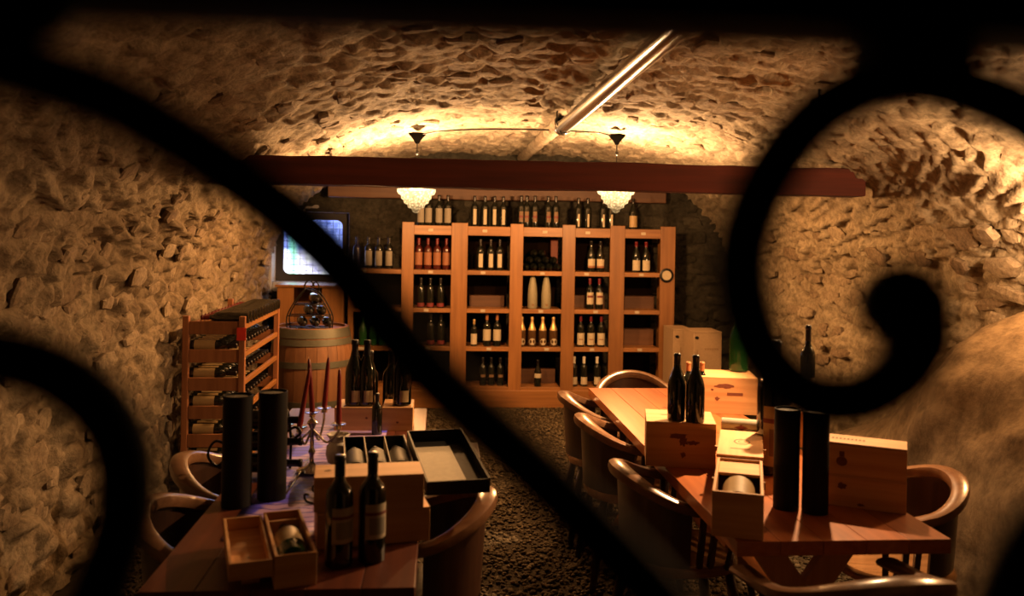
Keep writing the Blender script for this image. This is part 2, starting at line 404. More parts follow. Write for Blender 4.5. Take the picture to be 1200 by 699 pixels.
def put_stone(parent, p, nrm, along, w_, h_, dep, rnd, mats=None):
    o = bpy.data.objects.new('stone', rnd.choice(stone_meshes)); COL.objects.link(o); o.parent = parent
    nrm = Vector(nrm).normalized(); along = Vector(along).normalized(); upv = nrm.cross(along)
    tw = rnd.uniform(-.16, .16); a2 = along*math.cos(tw)+upv*math.sin(tw); u2 = nrm.cross(a2)
    n2 = (nrm + a2*rnd.uniform(-.12, .12) + u2*rnd.uniform(-.12, .12)).normalized()
    a2 = (a2 - n2*a2.dot(n2)).normalized(); u2 = n2.cross(a2)
    M = Matrix(((a2.x*w_, u2.x*h_, n2.x*dep, p[0]), (a2.y*w_, u2.y*h_, n2.y*dep, p[1]), (a2.z*w_, u2.z*h_, n2.z*dep, p[2]), (0, 0, 0, 1)))
    o.matrix_world = M
    if mats: o.material_slots[0].link = 'OBJECT'; o.material_slots[0].material = mats
    return o
def profile_at(k):
    a = prof[max(0, k-1)]; b = prof[min(len(prof)-1, k+1)]
    nx, nz = (b[1]-a[1]), -(b[0]-a[0]); l = math.hypot(nx, nz); return Vector((nx/l, 0, nz/l))
def courses(parent, k0, k1, ya, yb, limit, sx, sz, seed, keep=1.0, dep=(.025, .05)):
    rnd = random.Random(seed); n = 0; step = .021; k = k0+2
    while k < k1-1:
        hz = rnd.uniform(*sz); yy = ya+rnd.uniform(0, .15)
        while yy < yb:
            wy = rnd.uniform(*sx)
            if rnd.random() < keep and n < limit:
                kk = int(min(k1-1, max(k0, k+rnd.uniform(-1, 1)))); x, z = prof[kk]; nr = profile_at(kk)
                h = relief(Vector((x, yy, z)))
                hs = hz*rnd.uniform(.75, 1.0)
                put_stone(parent, (x+nr.x*(h-.012), yy, z+nr.z*(h-.012)), nr, (0, 1, 0), wy*.47, hs*.47, rnd.uniform(*dep), rnd); n += 1
            yy += wy+rnd.uniform(.0, .03)
        k += max(1, int(hz/step))
    return n
nleft = courses(WL, 2, iL, 3.0, 8.5, 298, (.13, .32), (.09, .17), 1, .72, (.014, .028))
kk0 = iR; nright = courses(WR, kk0, len(prof)-14, 3.4, 8.5, 298, (.15, .42), (.09, .19), 2, .8, (.018, .036))
nceil = courses(CE, iL, iR, 3.3, 8.4, 298, (.10, .26), (.10, .22), 3, .40, (.016, .028))
rb = random.Random(5); z = .1; nb = 0
while z < 2.4:
    hz = rb.uniform(.10, .18); x = RX0+.15
    while x < RX1-.1:
        wx = rb.uniform(.16, .38)
        if z < vault_z(x) - .08 and not (WX0-.42 < x < WX1+.28 and WZ0-.25 < z < WZ1+.28) and nb < 250:
            h = relief(Vector((x, 8.7, z)), .9); put_stone(WB, (x, 8.70-h+.008, z), (0, -1, 0), (1, 0, 0), wx*.46, hz*.46, rb.uniform(.02, .04), rb, SHADESTONE); nb += 1
        x += wx
    z += hz
print('stones', nleft, nright, nceil, nb)

# ---- plastered bedrock along the right wall
def bedrock():
    V = []; ny_, ns = 150, 60
    for i in range(ny_):
        yy = 1.2+5.4*i/(ny_-1)
        top = 1.36 if yy < 3.9 else max(.0, 1.36-(yy-3.9)*.62)
        reach = .62+.30*max(0, 1-abs(yy-3.6)/2.6)
        for j in range(ns):
            t = j/(ns-1); a = t*math.pi/2
            x = RX1+.05 - (reach*1.15)*math.cos(a)**1.0*(1 if top > 0 else 0)
            zz = -.03 + (top+.03)*math.sin(a)**.85
            p = Vector((x, yy, zz)); h = .11*noise.fractal(p*1.1, 1, 2, 3) + .02*noise.fractal(p*6, .9, 2, 3)
            V.append((x-h, yy, zz + (h*.5 if t > .1 else 0)))
    o = grid_obj('bedrock', V, ny_, ns, ROCK); del o['kind']; return o
br = tag(bedrock(), 'smooth brown bedrock bulge sloping down along the foot of the right wall', 'rock')
br['kind'] = 'structure'

# ---- gravel on the floor
def gravel():
    peb = MB(); import bmesh
    bm = bmesh.new(); bmesh.ops.create_icosphere(bm, subdivisions=1, radius=1)
    rr = random.Random(9)
    for v_ in bm.verts: v_.co *= rr.uniform(.8, 1.15); v_.co.z *= .55
    me = bpy.data.meshes.new('pebble'); bm.to_mesh(me); bm.free(); me.materials.append(PEBBLE); me.shade_smooth()
    po = bpy.data.objects.new('pebble_source', me)       # not linked to the scene
    pl = MB().add([(-1.55, 1.7, 0), (2.35, 1.7, 0), (2.35, 8.2, 0), (-1.55, 8.2, 0)], [(0, 1, 2, 3)])
    g = pl.build('gravel', PEBBLE)
    ng = bpy.data.node_groups.new('gravel_nodes', 'GeometryNodeTree')
    ng.interface.new_socket('Geometry', in_out='INPUT', socket_type='NodeSocketGeometry'); ng.interface.new_socket('Geometry', in_out='OUTPUT', socket_type='NodeSocketGeometry')
    A = ng.nodes.new; L = ng.links.new
    gi, go = A('NodeGroupInput'), A('NodeGroupOutput')
    dp = A('GeometryNodeDistributePointsOnFaces'); dp.inputs['Density'].default_value = 1500
    ip = A('GeometryNodeInstanceOnPoints'); oi = A('GeometryNodeObjectInfo'); oi.inputs['Object'].default_value = po
    rv = A('FunctionNodeRandomValue'); rv.data_type = 'FLOAT'; rv.inputs[2].default_value = .007; rv.inputs[3].default_value = .019
    rr_ = A('FunctionNodeRandomValue'); rr_.data_type = 'FLOAT_VECTOR'; rr_.inputs[0].default_value = (-.5, -.5, 0); rr_.inputs[1].default_value = (.5, .5, 6.28)
    L(gi.outputs[0], dp.inputs['Mesh']); L(dp.outputs['Points'], ip.inputs['Points']); L(oi.outputs['Geometry'], ip.inputs['Instance'])
    L(rv.outputs[1], ip.inputs['Scale']); L(rr_.outputs[0], ip.inputs['Rotation']); L(ip.outputs[0], go.inputs[0])
    md = g.modifiers.new('gravel', 'NODES'); md.node_group = ng
    tag(g, 'loose brown gravel covering the whole cellar floor', 'gravel', kind='stuff')
gravel()

# ------------------------------------------------------------------ beams
def beam(name, x0, x1, y0, y1, z0, z1, mat, label, cat='beam'):
    n_ = 40; v = []; f = []
    for i in range(n_+1):
        x = x0+(x1-x0)*i/n_
        dz = .012*noise.noise(Vector((x*1.3, y0, z0)))
        for (yy, zz) in ((y0, z0), (y1, z0), (y1, z1), (y0, z1)):
            j = .006*noise.noise(Vector((x*5, yy*7, zz*7))); v.append((x, yy+j, zz+dz+j))
    for i in range(n_):
        for k in range(4): k2 = (k+1) % 4; f.append((4*i+k, 4*i+k2, 4*i+4+k2, 4*i+4+k))
    f += [(0, 1, 2, 3), (4*n_, 4*n_+3, 4*n_+2, 4*n_+1)]
    o = MB().add(v, f).build(name, mat, bevel=.008); return tag(o, label, cat)
bl = atY(600, 221, 5.1); bt = atY(600, 188, 5.1)
beam('ceiling_beam', -1.5, atY(1012, 205, 5.1).x+.02, 5.10, 5.28, bl.z, bt.z, BEAM, 'long dark red ceiling beam crossing the whole vault in front of the lamps')
a, b_ = atY(384, 228, 8.45), atY(781, 228, 8.45)
beam('lintel_beam', a.x, b_.x, 8.45, 8.70, atY(600, 235, 8.45).z, atY(600, 222, 8.45).z, LINTEL, 'shorter brown lintel beam set in the back wall above the shelving')

# ------------------------------------------------------------------ duct, cable, pendants
dz = 2.40
d = thing('ventilation_duct', 'shiny silver round duct running along the vault towards the camera', 'duct', (.83, 3.2, dz))
d_end = atY(656, 150, 5.9).y
MB().lathe([(.046, 0), (.046, 5.87-1.0)], 24, Matrix.Translation((0, -2.2, 0)) @ Matrix.Rotation(-math.pi/2, 4, 'X')).build('pipe', STEEL, d, 'auto')
for yy in (2.63,):
    MB().lathe([(.05, 0), (.054, .01), (.05, .03)], 24, Matrix.Translation((0, yy-.03, 0)) @ Matrix.Rotation(-math.pi/2, 4, 'X')).build('end_collar', STEEL, d, 'auto')
MB().tube([(x_, y_, z_) for x_, y_, z_ in ((-.05, 2.5, .10), (-.055, 2.5, .02), (-.02, 2.5, -.052), (.03, 2.5, -.045), (.056, 2.5, .0), (.05, 2.5, .10))], .005, 6).build('wire_hanger', BLACKMETAL, d, True)
# plastered-over run of the same duct
V = []
nn = 60
for i in range(nn):
    yy = 5.86+2.8*i/(nn-1)
    for k in range(16):
        a_ = 2*math.pi*k/16; p = Vector((.83+.05*math.cos(a_), yy, dz+.045+.05*math.sin(a_))); h = .012*noise.fractal(p*14, 1, 2, 3)
        V.append((p.x+h*math.cos(a_), yy, p.z+h*math.sin(a_)))
m_ = MB(); fcs = []
for i in range(nn-1):
    for k in range(16): k2 = (k+1) % 16; fcs.append((16*i+k, 16*i+k2, 16*i+16+k2, 16*i+16+k))
o = m_.add(V, fcs).build('trim_2', PLASTER, None, True); o['kind'] = 'structure'

PY = 6.28
def shade_mat():
    m, nt, b = new_mat('lit_crystal'); nt.nodes.remove(b); out = nt.nodes['Material Output']
    em = N(nt, 'ShaderNodeEmission'); em.inputs[0].default_value = (1, .66, .30, 1)
    tc = N(nt, 'ShaderNodeTexCoord'); vo = N(nt, 'ShaderNodeTexVoronoi'); vo.inputs['Scale'].default_value = 55
    nt.links.new(tc.outputs['Object'], vo.inputs['Vector'])
    sx = N(nt, 'ShaderNodeSeparateXYZ'); nt.links.new(tc.outputs['Object'], sx.inputs[0])
    mr = N(nt, 'ShaderNodeMapRange'); mr.inputs[1].default_value = -.56; mr.inputs[2].default_value = -.44; mr.inputs[3].default_value = .9; mr.inputs[4].default_value = 6.5
    nt.links.new(sx.outputs[2], mr.inputs[0])
    m1 = N(nt, 'ShaderNodeMapRange'); m1.inputs[1].default_value = 0; m1.inputs[2].default_value = .6; m1.inputs[3].default_value = 1.5; m1.inputs[4].default_value = .35
    nt.links.new(vo.outputs[0], m1.inputs[0])
    ml = N(nt, 'ShaderNodeMath', operation='MULTIPLY'); nt.links.new(mr.outputs[0], ml.inputs[0]); nt.links.new(m1.outputs[0], ml.inputs[1]); nt.links.new(ml.outputs[0], em.inputs[1])
    tr_ = N(nt, 'ShaderNodeBsdfTransparent'); tr_.inputs[0].default_value = (1, .85, .65, 1)
    mx = N(nt, 'ShaderNodeMixShader'); mx.inputs[0].default_value = .45
    nt.links.new(tr_.outputs[0], mx.inputs[1]); nt.links.new(em.outputs[0], mx.inputs[2]); nt.links.new(mx.outputs[0], out.inputs[0])
    return m
SHADE = shade_mat()
def pendant(X, side, Y, ztop, zrim, ztip):
    t = thing('pendant_lamp', 'crystal bowl lamp hanging on a thin rod behind the beam, %s of the two' % side, 'lamp', (X, Y, ztop), 0, 'pendant lamps behind the beam')
    MB().lathe([(.012, -.075), (.03, -.045), (.062, -.01), (.066, 0), (.05, .004)], 16).build('canopy', SHADOWIRON, t, 'auto')
    MB().tube([(0, 0, -.07), (0, 0, zrim-ztop+.02)], .005, 6).build('rod', BLACKMETAL, t, True)
    MB().lathe([(.004, -.16), (.014, -.15), (.014, -.13), (.004, -.12)], 10).build('hook_knob', BLACKMETAL, t, True)
    h = zrim-ztip; o_ = zrim-ztop
    pr = [(.150, 0), (.152, -.02*1), (.140, -.045), (.120, -.055), (.118, -.085), (.100, -.10), (.096, -.125), (.07, -.14), (.064, -.165), (.036, -.178), (.03, -.2), (.006, -.215)]
    pr = [(r*.93, o_+z_*h/.215) for r, z_ in pr]
    MB().lathe(pr, 28, cap=False).build('glass_shade', SHADE, t, 'auto')
    MB().lathe([(.135, o_), (.143, o_), (.143, o_+.008), (.135, o_+.008)], 28, cap=False).build('rim', BLACKMETAL, t, 'auto')
    m_ = MB()
    for k in range(3):
        a_ = k*2.094; m_.tube([(0, 0, o_+.03), (.138*math.cos(a_), .138*math.sin(a_), o_+.004)], .003, 5)
    m_.build('spider', BLACKMETAL, t)
    ld = bpy.data.lights.new('bulb', 'POINT'); ld.energy = LAMP_W; ld.color = WARM; ld.shadow_soft_size = .045
    lo = bpy.data.objects.new('bulb', ld); COL.objects.link(lo); lo.parent = t; lo.location = (0, 0, o_-.02)
    return t
for px, side in ((488, 'left'), (722, 'right')):
    p = atY(px, 222, PY); pendant(p.x, side, PY, vault_z(p.x)-.06, p.z, atY(px, 250, PY).z)
cab = []
for px, py in ((493, 153), (520, 146), (548, 138), (572, 137), (598, 138), (622, 141), (640, 144), (658, 141), (680, 147), (702, 148), (716, 153)):
    p = atY(px, py, PY-.12); cab.append((p.x, PY-.12, min(p.z, vault_z(p.x)-.075)))
cab[0] = (cab[0][0]-.02, PY-.02, cab[0][2]); cab[-1] = (cab[-1][0]+.02, PY-.02, cab[-1][2])
tag(MB().tube(catmull(cab, 6), .006, 6).build('ceiling_cable', BLACKMETAL, None, True), 'thin black cable slung across the vault between the two lamps', 'cable')

# wall lamp on the right wall, just outside the frame
def wall_lamp():
    t = thing('wall_lamp', 'warm half-bowl lamp on the right wall beyond the picture edge', 'lamp', (2.84, 3.55, 1.62))
    MB().box(0, .05, -.05, .05, -.08, .08).build('back_plate', BLACKMETAL, t, bevel=.004)
    MB().lathe([(.10, .06), (.09, 0), (.05, -.05), (.01, -.07)], 20, Matrix.Translation((-.08, 0, 0)), cap=False).build('glass_shade', SHADE, t, True)
    ld = bpy.data.lights.new('bulb', 'POINT'); ld.energy = WALL_W; ld.color = WARM; ld.shadow_soft_size = .06
    lo = bpy.data.objects.new('bulb', ld); COL.objects.link(lo); lo.parent = t; lo.location = (-.08, 0, .10)
wall_lamp()
_q = atY(960, 127, 3.95); SPOTP = (_q.x, 3.95, _q.z+.05)
def spotlight():  # added lamp, kept out of view, to brighten the case tops
    t = thing('added_spotlight', 'added ceiling spotlight to brighten the right table, hidden behind the gate scroll', 'lamp', SPOTP)
    MB().lathe([(.03, .0), (.045, -.01), (.05, -.09), (.046, -.09), (.04, -.02)], 20, cap=False).build('housing', BLACKMETAL, t, 'auto')
    MB().tube([(0, 0, -.01), (0, 0, .12)], .008, 8).build('bracket', BLACKMETAL, t, True)
    MB().lathe([(.001, -.045), (.03, -.05), (.001, -.056)], 16, cap=False).build('lens', SHADE, t, True)
    ld = bpy.data.lights.new('beam_source', 'SPOT'); ld.energy = SPOT_W; ld.color = WARM; ld.shadow_soft_size = .03; ld.spot_size = math.radians(118); ld.spot_blend = 1.0
    lo = bpy.data.objects.new('beam_source', ld); COL.objects.link(lo); lo.parent = t; lo.location = (0, 0, -.07); lo.rotation_euler = (-.12, .62, 0)
spotlight()

# ------------------------------------------------------------------ the gate
G = thing('iron_gate', 'black wrought iron scroll gate close to the camera, far out of focus', 'gate', (0, .29, 0))
def gp(px, py, dy=0.0):
    p = atY(px, py, .29); return (p.x, dy, p.z)
def scroll(pts, r, name='scroll', rf=None):
    return MB().tube(catmull([gp(*p) for p in pts], 8), r, 12, rf).build(name, IRON, G, True)
PXM = .29/1000
ztop = atY(600, 24, .29).z
MB().box(-.93, .93, -.018, .018, ztop-.003, ztop+.05).build('top_rail', IRON, G, bevel=.003)
MB().box(-.93, .93, -.018, .018, .06, .12).build('bottom_rail', IRON, G, bevel=.003)
for s_ in (-1, 1): MB().box(s_*.93-.02, s_*.93+.02, -.02, .02, 0, ztop+.05).build('stile', IRON, G, bevel=.003)
scroll([(-160, 20), (-70, 35), (0, 72), (60, 92), (130, 118), (200, 158), (270, 203), (335, 252), (395, 308), (445, 368), (492, 425), (550, 482), (615, 542), (690, 615), (775, 705), (840, 790)], 35*PXM)
scroll([(-150, 440), (-60, 420), (0, 420), (60, 436), (114, 475), (143, 525), (148, 585), (136, 640), (112, 705), (72, 790)], 38*PXM)
scroll([(1150, 800), (1200, 655), (1290, 540), (1330, 400), (1310, 270), (1235, 160), (1140, 108), (1050, 94), (965, 130), (905, 200), (872, 280), (872, 350), (895, 415), (945, 462), (1005, 468), (1052, 440), (1076, 395), (1066, 358)], 36*PXM, rf=lambda t: (36 if t < .86 else 36+10*(t-.86)/.14)*PXM)
MB().lathe([(.0, -58*PXM), (33*PXM, -48*PXM), (53*PXM, -22*PXM), (60*PXM, 0), (53*PXM, 22*PXM), (33*PXM, 48*PXM), (0, 58*PXM)], 20, Matrix.Translation(gp(1058, 358))).build('scroll_end', IRON, G, True)
p = gp(1068, 70)
MB().box(p[0]-70*PXM, p[0]+70*PXM, -.016, .016, p[2]-25*PXM, ztop).build('collar', IRON, G, bevel=.008)
p = gp(30, 0)
scroll([(-60, 40), (0, 30), (50, 15), (90, -20)], 30*PXM)

# ------------------------------------------------------------------ bottles
def arc_label(r, z0, z1, half, n=10):
    v = []; f = []
    for i in range(n+1):
        a = -math.pi/2 + half*(2*i/n-1)
        for z in (z0, z1): v.append((r*math.cos(a), r*math.sin(a), z))
    for i in range(n): f.append((2*i, 2*i+2, 2*i+3, 2*i+1))
    return MB().add(v, f)
SHAPES = {
 'bordeaux': [(.030, 0), (.037, .004), (.0375, .01), (.0375, .19), (.034, .207), (.022, .222), (.0145, .235), (.0135, .25), (.0135, .285), (.0155, .287), (.0155, .297), (.013, .30)],
 'burgundy': [(.032, 0), (.040, .004), (.041, .01), (.041, .155), (.037, .18), (.026, .21), (.017, .235), (.0140, .255), (.0140, .285), (.0155, .287), (.0155, .297), (.013, .30)],
 'champagne': [(.034, 0), (.043, .005), (.044, .012), (.044, .15), (.040, .178), (.029, .21), (.019, .24), (.0145, .262), (.0145, .285), (.0175, .288), (.0175, .305), (.015, .31)],
}
RB = {'bordeaux': .0375, 'burgundy': .041, 'champagne': .044}
def make_bottle(shape='bordeaux', glass=None, cap=None, lab=None, lz=(.05, .15), half=1.1, band=None, capz=.245, round_=False, name='wine_bottle', lrot=0.0):
    t = thing(name, '', 'bottle')
    pr = SHAPES[shape]
    MB().lathe(pr, 20).build('glass_body', glass or GLASSD, t, 'auto')
    if cap:
        tops = [(r+.0009, z) for r, z in pr if z > capz]; r0 = tops[0][0]
        MB().lathe([(r0, capz)]+tops+[(.012, pr[-1][1]+.001)], 16).build('capsule', cap, t, 'auto')
    if lab:
        if round_:
            v = [(0, -RB[shape]-.001, (lz[0]+lz[1])/2)]; f = []; rr = (lz[1]-lz[0])/2
            for k in range(16):
                a = 2*math.pi*k/16; x = rr*math.cos(a); aa = x/RB[shape]
                v.append((RB[shape]*1.02*math.sin(aa), -RB[shape]*1.02*math.cos(aa), (lz[0]+lz[1])/2+rr*math.sin(a)))
            for k in range(16): f.append((0, 1+k, 1+(k+1) % 16))
            MB().add(v, f).build('paper_label', lab, t, True)
        else:
            lb = arc_label(RB[shape]+.0008, lz[0], lz[1], half).build('paper_label', lab, t, True); lb.rotation_euler.z = lrot
            if band:
                arc_label(RB[shape]+.0014, band[0], band[1], half*band[3] if len(band) > 3 else half, 8).build('label_print', band[2], lb, True)
    return t
def plab(t): return [c for c in t.children if c.name.startswith('paper_label')][0]
def bottle(proto, loc, label, rot=(0, 0, 0), group=None, scale=1.0): return instance(proto, loc, label, rot, group, scale)

# ------------------------------------------------------------------ the shelving
SY, SD = 8.15, .34
def sz(py, px=600): return atY(px, py, SY).z
ZS = [sz(264.5, 506), sz(316.5, 506), sz(361.5, 506), sz(406.5, 506), sz(454, 570)]       # tops of the shelves
TH = [.088, .042, .040, .040, .05]
posts = [(470, 484), (528, 547), (597, 612), (658, 673), (714, 731), (773, 790)]
PX = [(atY(a, 350, SY).x, atY(b, 350, SY).x) for a, b in posts]
shelf = thing('bottle_shelving', 'tall honey coloured pine shelving of five bays and a lower left bay, against back wall', 'shelving', (0, SY, 0))
ptop = ZS[0]+.03
LX = (atY(408, 360, SY).x, atY(413, 360, SY).x)
for i, (a, b) in enumerate(PX):
    tp = ptop - .008*i*0
    MB().box(a, b, -.012, .022, 0, tp).build('post', PINE, shelf, bevel=.003)
    MB().box((a+b)/2-.012, (a+b)/2+.012, .022, SD, .03, ZS[0]-TH[0]).build('divider', PINE, shelf, bevel=.002)
MB().box(LX[0], LX[1]+.01, -.012, .022, 0, ZS[1]).build('post', PINE, shelf, bevel=.003)
MB().box(LX[0]+.005, LX[0]+.03, .022, SD, 0, ZS[1]-TH[1]).build('divider', PINE, shelf, bevel=.003)
bays = [(PX[i][1], PX[i+1][0]) for i in range(5)]
low = (LX[1]+.01, PX[0][0])
for r in range(5):
    for i, (a, b) in enumerate(bays):
        sb = MB().box(a, b, -.004, SD, ZS[r]-TH[r], ZS[r]).build('shelf_board', PINEX, shelf, bevel=.002)
        c = (a+b)/2 + random.uniform(-.06, .06)
        if r < 4: MB().box(c-.022, c+.022, -.007, -.0035, ZS[r]-TH[r]*.5-.012, ZS[r]-TH[r]*.5+.014).build('price_tag', TAG, sb)
    if r > 0:
        sb = MB().box(low[0], low[1], -.004, SD, ZS[r]-TH[r], ZS[r]).build('shelf_board', PINEX, shelf, bevel=.002)
        if r in (1, 3): MB().box(low[0]+.05, low[0]+.11, -.007, -.0035, ZS[r]-TH[r]*.5-.012, ZS[r]-TH[r]*.5+.014).build('price_tag', TAG, sb)
for a, b in bays: MB().box(a+.001, b-.001, SD+.001, SD+.012, .05, ZS[0]-TH[0]-.002).build('back_panel', SHADEW, shelf)
MB().box(low[0]+.001, low[1]-.001, SD+.001, SD+.012, .05, ZS[1]-TH[1]-.002).build('back_panel', SHADEW, shelf)
MB().box(PX[0][0], PX[5][1], -.02, .0, 0, ZS[4]-.03).build('plinth_board', PINEX, shelf, bevel=.003)
MB().box(low[0], PX[0][0], -.004, .016, 0, ZS[4]-.05).build('plinth_board', PINEX, shelf, bevel=.003)
g = atY(781, 323, SY-.02)
t = thing('round_gauge', 'small round dial with dark ring and pale face on the right post', 'gauge', (g.x, SY-.012, g.z))
RX90 = Matrix.Rotation(math.pi/2, 4, 'X')
MB().lathe([(.066, 0), (.07, .012), (.048, .02)], 24, RX90).build('ring', BLACKMETAL, t, 'auto')
MB().lathe([(.046, .016), (.046, .0215)], 24, RX90).build('dial_face', CREAM, t, 'auto')

ORD = ['first', 'second', 'third', 'fourth', 'fifth', 'sixth']
BAY = ['first bay', 'second bay', 'third bay', 'fourth bay', 'fifth bay']
ROW = ['standing on top of', 'on upper shelf of', 'on second shelf of', 'on third shelf of', 'on bottom shelf of']
def shelf_row(proto, desc, pxs, row, bay, dy=.07, scale=1.0, total=None, start=0, sc=None):
    tot = total or len(pxs); zb = ZS[row]
    for k, px in enumerate(pxs):
        X = atY(px, 300, SY+dy).x
        i = k+start
        if tot == 1: o_ = ''
        elif i == 0: o_ = ', leftmost'
        elif i == tot-1: o_ = ', rightmost'
        else: o_ = ', %s from left' % ORD[i]
        where = 'low left bay' if bay < 0 else 'shelving ' + BAY[bay]
        bottle(proto, (X, SY+dy, zb), '%s%s, %s %s' % (desc, o_, ROW[row], where), (0, 0, random.uniform(-.1, .1)), 'bottles on the pine shelving', scale)
P = {}
P['grey'] = make_bottle('bordeaux', None, BLKCAP, GREYL, (.03, .17), 1.0)
P['slim'] = make_bottle('bordeaux', None, BLKCAP, CREAM, (.02, .17), .40)
P['dark'] = make_bottle('bordeaux', None, BLKCAP, BROWNL, (.05, .15), .5, (.09, .11, REDL))
P['gloss'] = make_bottle('bordeaux', None, BLKCAP, CREAM, (.015, .14), .22)
P['wide'] = make_bottle('burgundy', None, BLKCAP, GOLDL, (.02, .13), 1.2)
P['rose'] = make_bottle('bordeaux', ROSE, REDCAP, ORANGE, (.045, .165), 1.25)
P['tallw'] = make_bottle('bordeaux', None, BLKCAP, CREAM, (.03, .16), .55)
P['roundl'] = make_bottle('burgundy', None, BLKCAP, CREAM, (.055, .125), 1.0, (.04, .06, ORANGE))
P['creamr'] = make_bottle('burgundy', None, REDCAP, CREAM, (.02, .12), 1.1)
P['redneck'] = make_bottle('bordeaux', None, REDCAP, CREAM, (.05, .165), 1.0, (.115, .135, REDL, .8))
P['plaind'] = make_bottle('bordeaux', None, BLKCAP, REDL, (.012, .05), 1.2)
P['short'] = make_bottle('bordeaux', None, GOLDCAP, CREAM, (.02, .14), 1.1)
P['cream'] = make_bottle('bordeaux', None, COPPERCAP, CREAM, (.055, .16), 1.2)
P['gold'] = make_bottle('champagne', plain('amber_glass', (.06, .03, .012), .12), GOLDCAP, CREAM, (.02, .09), 1, round_=True, capz=.16, name='sparkling_wine_bottle')
P['square'] = make_bottle('bordeaux', None, REDCAP, CREAM, (.02, .135), 1.2, (.07, .078, BRAND, .5))
P['brown'] = make_bottle('bordeaux', None, BLKCAP, BROWNL, (.09, .12), .7)
P['bandw'] = make_bottle('burgundy', None, BLKCAP, CREAM, (.10, .15), 1.3)
P['lowl'] = make_bottle('bordeaux', None, WHITECAP, CREAM, (.02, .095), 1.0, capz=.225)
P['green'] = make_bottle('champagne', GLASSG, None, None, name='green_bottle')
P['blue'] = make_bottle('bordeaux', GLASSB, None, None)
shelf_row(P['grey'], 'dark bottle, wide grey label', (492.5, 501.5, 513.5, 524), 0, 0, .06, .98)
shelf_row(P['slim'], 'dark bottle, slim pale label', (555.4, 567.4, 578.6, 588.9), 0, 1, .06, .98)
shelf_row(P['dark'], 'dark bottle, dim reddish label', (610, 616.5, 626, 641.5, 650.5), 0, 2, .06, 1.02)
shelf_row(P['gloss'], 'dark bottle, glinting label strip', (677, 688, 706, 715.6), 0, 3, .05, .98)
shelf_row(P['wide'], 'dark bottle, broad tan label', (741,), 0, 4, .06)
shelf_row(P['rose'], 'rose wine, orange label, red capsule', (490.6, 501.4, 512.2, 523), 1, 0)
shelf_row(P['tallw'], 'dark bottle, tall cream label', (563, 575, 585.6), 1, 1)
shelf_row(P['roundl'], 'dark bottle, pale rounded label', (692.7, 703.6), 1, 3)
shelf_row(P['creamr'], 'dark bottle, cream label, orange-red neck', (745.5, 757), 1, 4)
shelf_row(P['plaind'], 'black bottle, low red label', (494, 505, 517), 2, 0, .06, .95)
shelf_row(P['redneck'], 'dark bottle, red capsule, red-barred label', (692, 703), 2, 3)
shelf_row(P['plaind'], 'black bottle, low red label', (506, 518), 3, 0, .1)
shelf_row(P['short'], 'short bottle, cream label, gold neck', (557,), 3, 1, .08, .85)
shelf_row(P['cream'], 'tall bottle, square cream label', (572, 584), 3, 1, .07, 1.02)
shelf_row(P['gold'], 'sparkling wine, gold neck, round label', (613, 625, 637.5, 650), 3, 2, .06, .92)
shelf_row(P['square'], 'dark bottle, red capsule, cream label', (682, 694, 706), 3, 3)
shelf_row(P['brown'], 'dark bottle, small brown label', (568, 578, 588.5), 4, 1, .1, .9)
shelf_row(P['bandw'], 'dark bottle, white label band', (632.6,), 4, 2, .05, .85)
shelf_row(P['lowl'], 'dark bottle, low cream label', (675, 686.6, 702), 4, 3, .08, .95)
shelf_row(P['blue'], 'dark bottle glinting blue', (418,), 1, -1, .12, 1.0, 4, 0)
shelf_row(P['grey'], 'dark bottle, grey label', (432, 444, 456), 1, -1, .12, 1.0, 4, 1)
shelf_row(P['green'], 'green glass bottle', (427, 439, 450), 3, -1, .1, .9)
# tapered pale sleeves
t = thing('bottle_sleeve', '', 'bottle sleeve')
MB().lathe([(.040, 0), (.047, .01), (.047, .14), (.040, .22), (.026, .29), (.016, .315), (.006, .32)], 20).build('sleeve', SLEEVE, t, True)
MB().box(-.012, .012, -.0485, -.0470, .03, .05).build('printed_mark', INK, t)
for k, px in enumerate((624, 640)):
    X = atY(px, 350, SY+.07).x
    instance(t, (X, SY+.07, ZS[2]), '%s of two pale tapered bottle sleeves on second shelf of shelving third bay' % ('left', 'right')[k], group='pale sleeves on the shelving', scale=1.0)
# pile of lying bottles in the third bay, upper shelf
RLY = (math.pi/2, 0, 0)
c3 = (bays[2][0]+bays[2][1])/2
lying = make_bottle('bordeaux', None, None, None)
pile = [(k, 0) for k in range(5)] + [(k+.5, 1) for k in range(4)] + [(k+1, 2) for k in range(2)]
for (k, lv) in pile:
    nm = ['bottom layer', 'middle layer', 'top layer'][lv]; i = int(k)
    bottle(lying, (bays[2][0]+.045+.077*k, SY+.33, ZS[1]+.038+.066*lv), 'black bottle lying neck forward, %s in %s of pile, upper shelf, third bay' % (ORD[i], nm), RLY, 'bottles piled in the third bay')
o = thing('red_carton', 'small red carton behind the bottle pile on upper shelf of third bay', 'box', (bays[2][1]-.06, SY+.03, ZS[1]+.20))
o.location = (bays[2][1]-.046, SY+.25, ZS[1]); MB().box(-.035, .035, -.03, .03, 0, .30).build('body', plain('red_card', (.11, .018, .01), .6), o, bevel=.002); MB().box(-.036, .036, -.031, .031, .30, .31).build('lid', REDL, o)
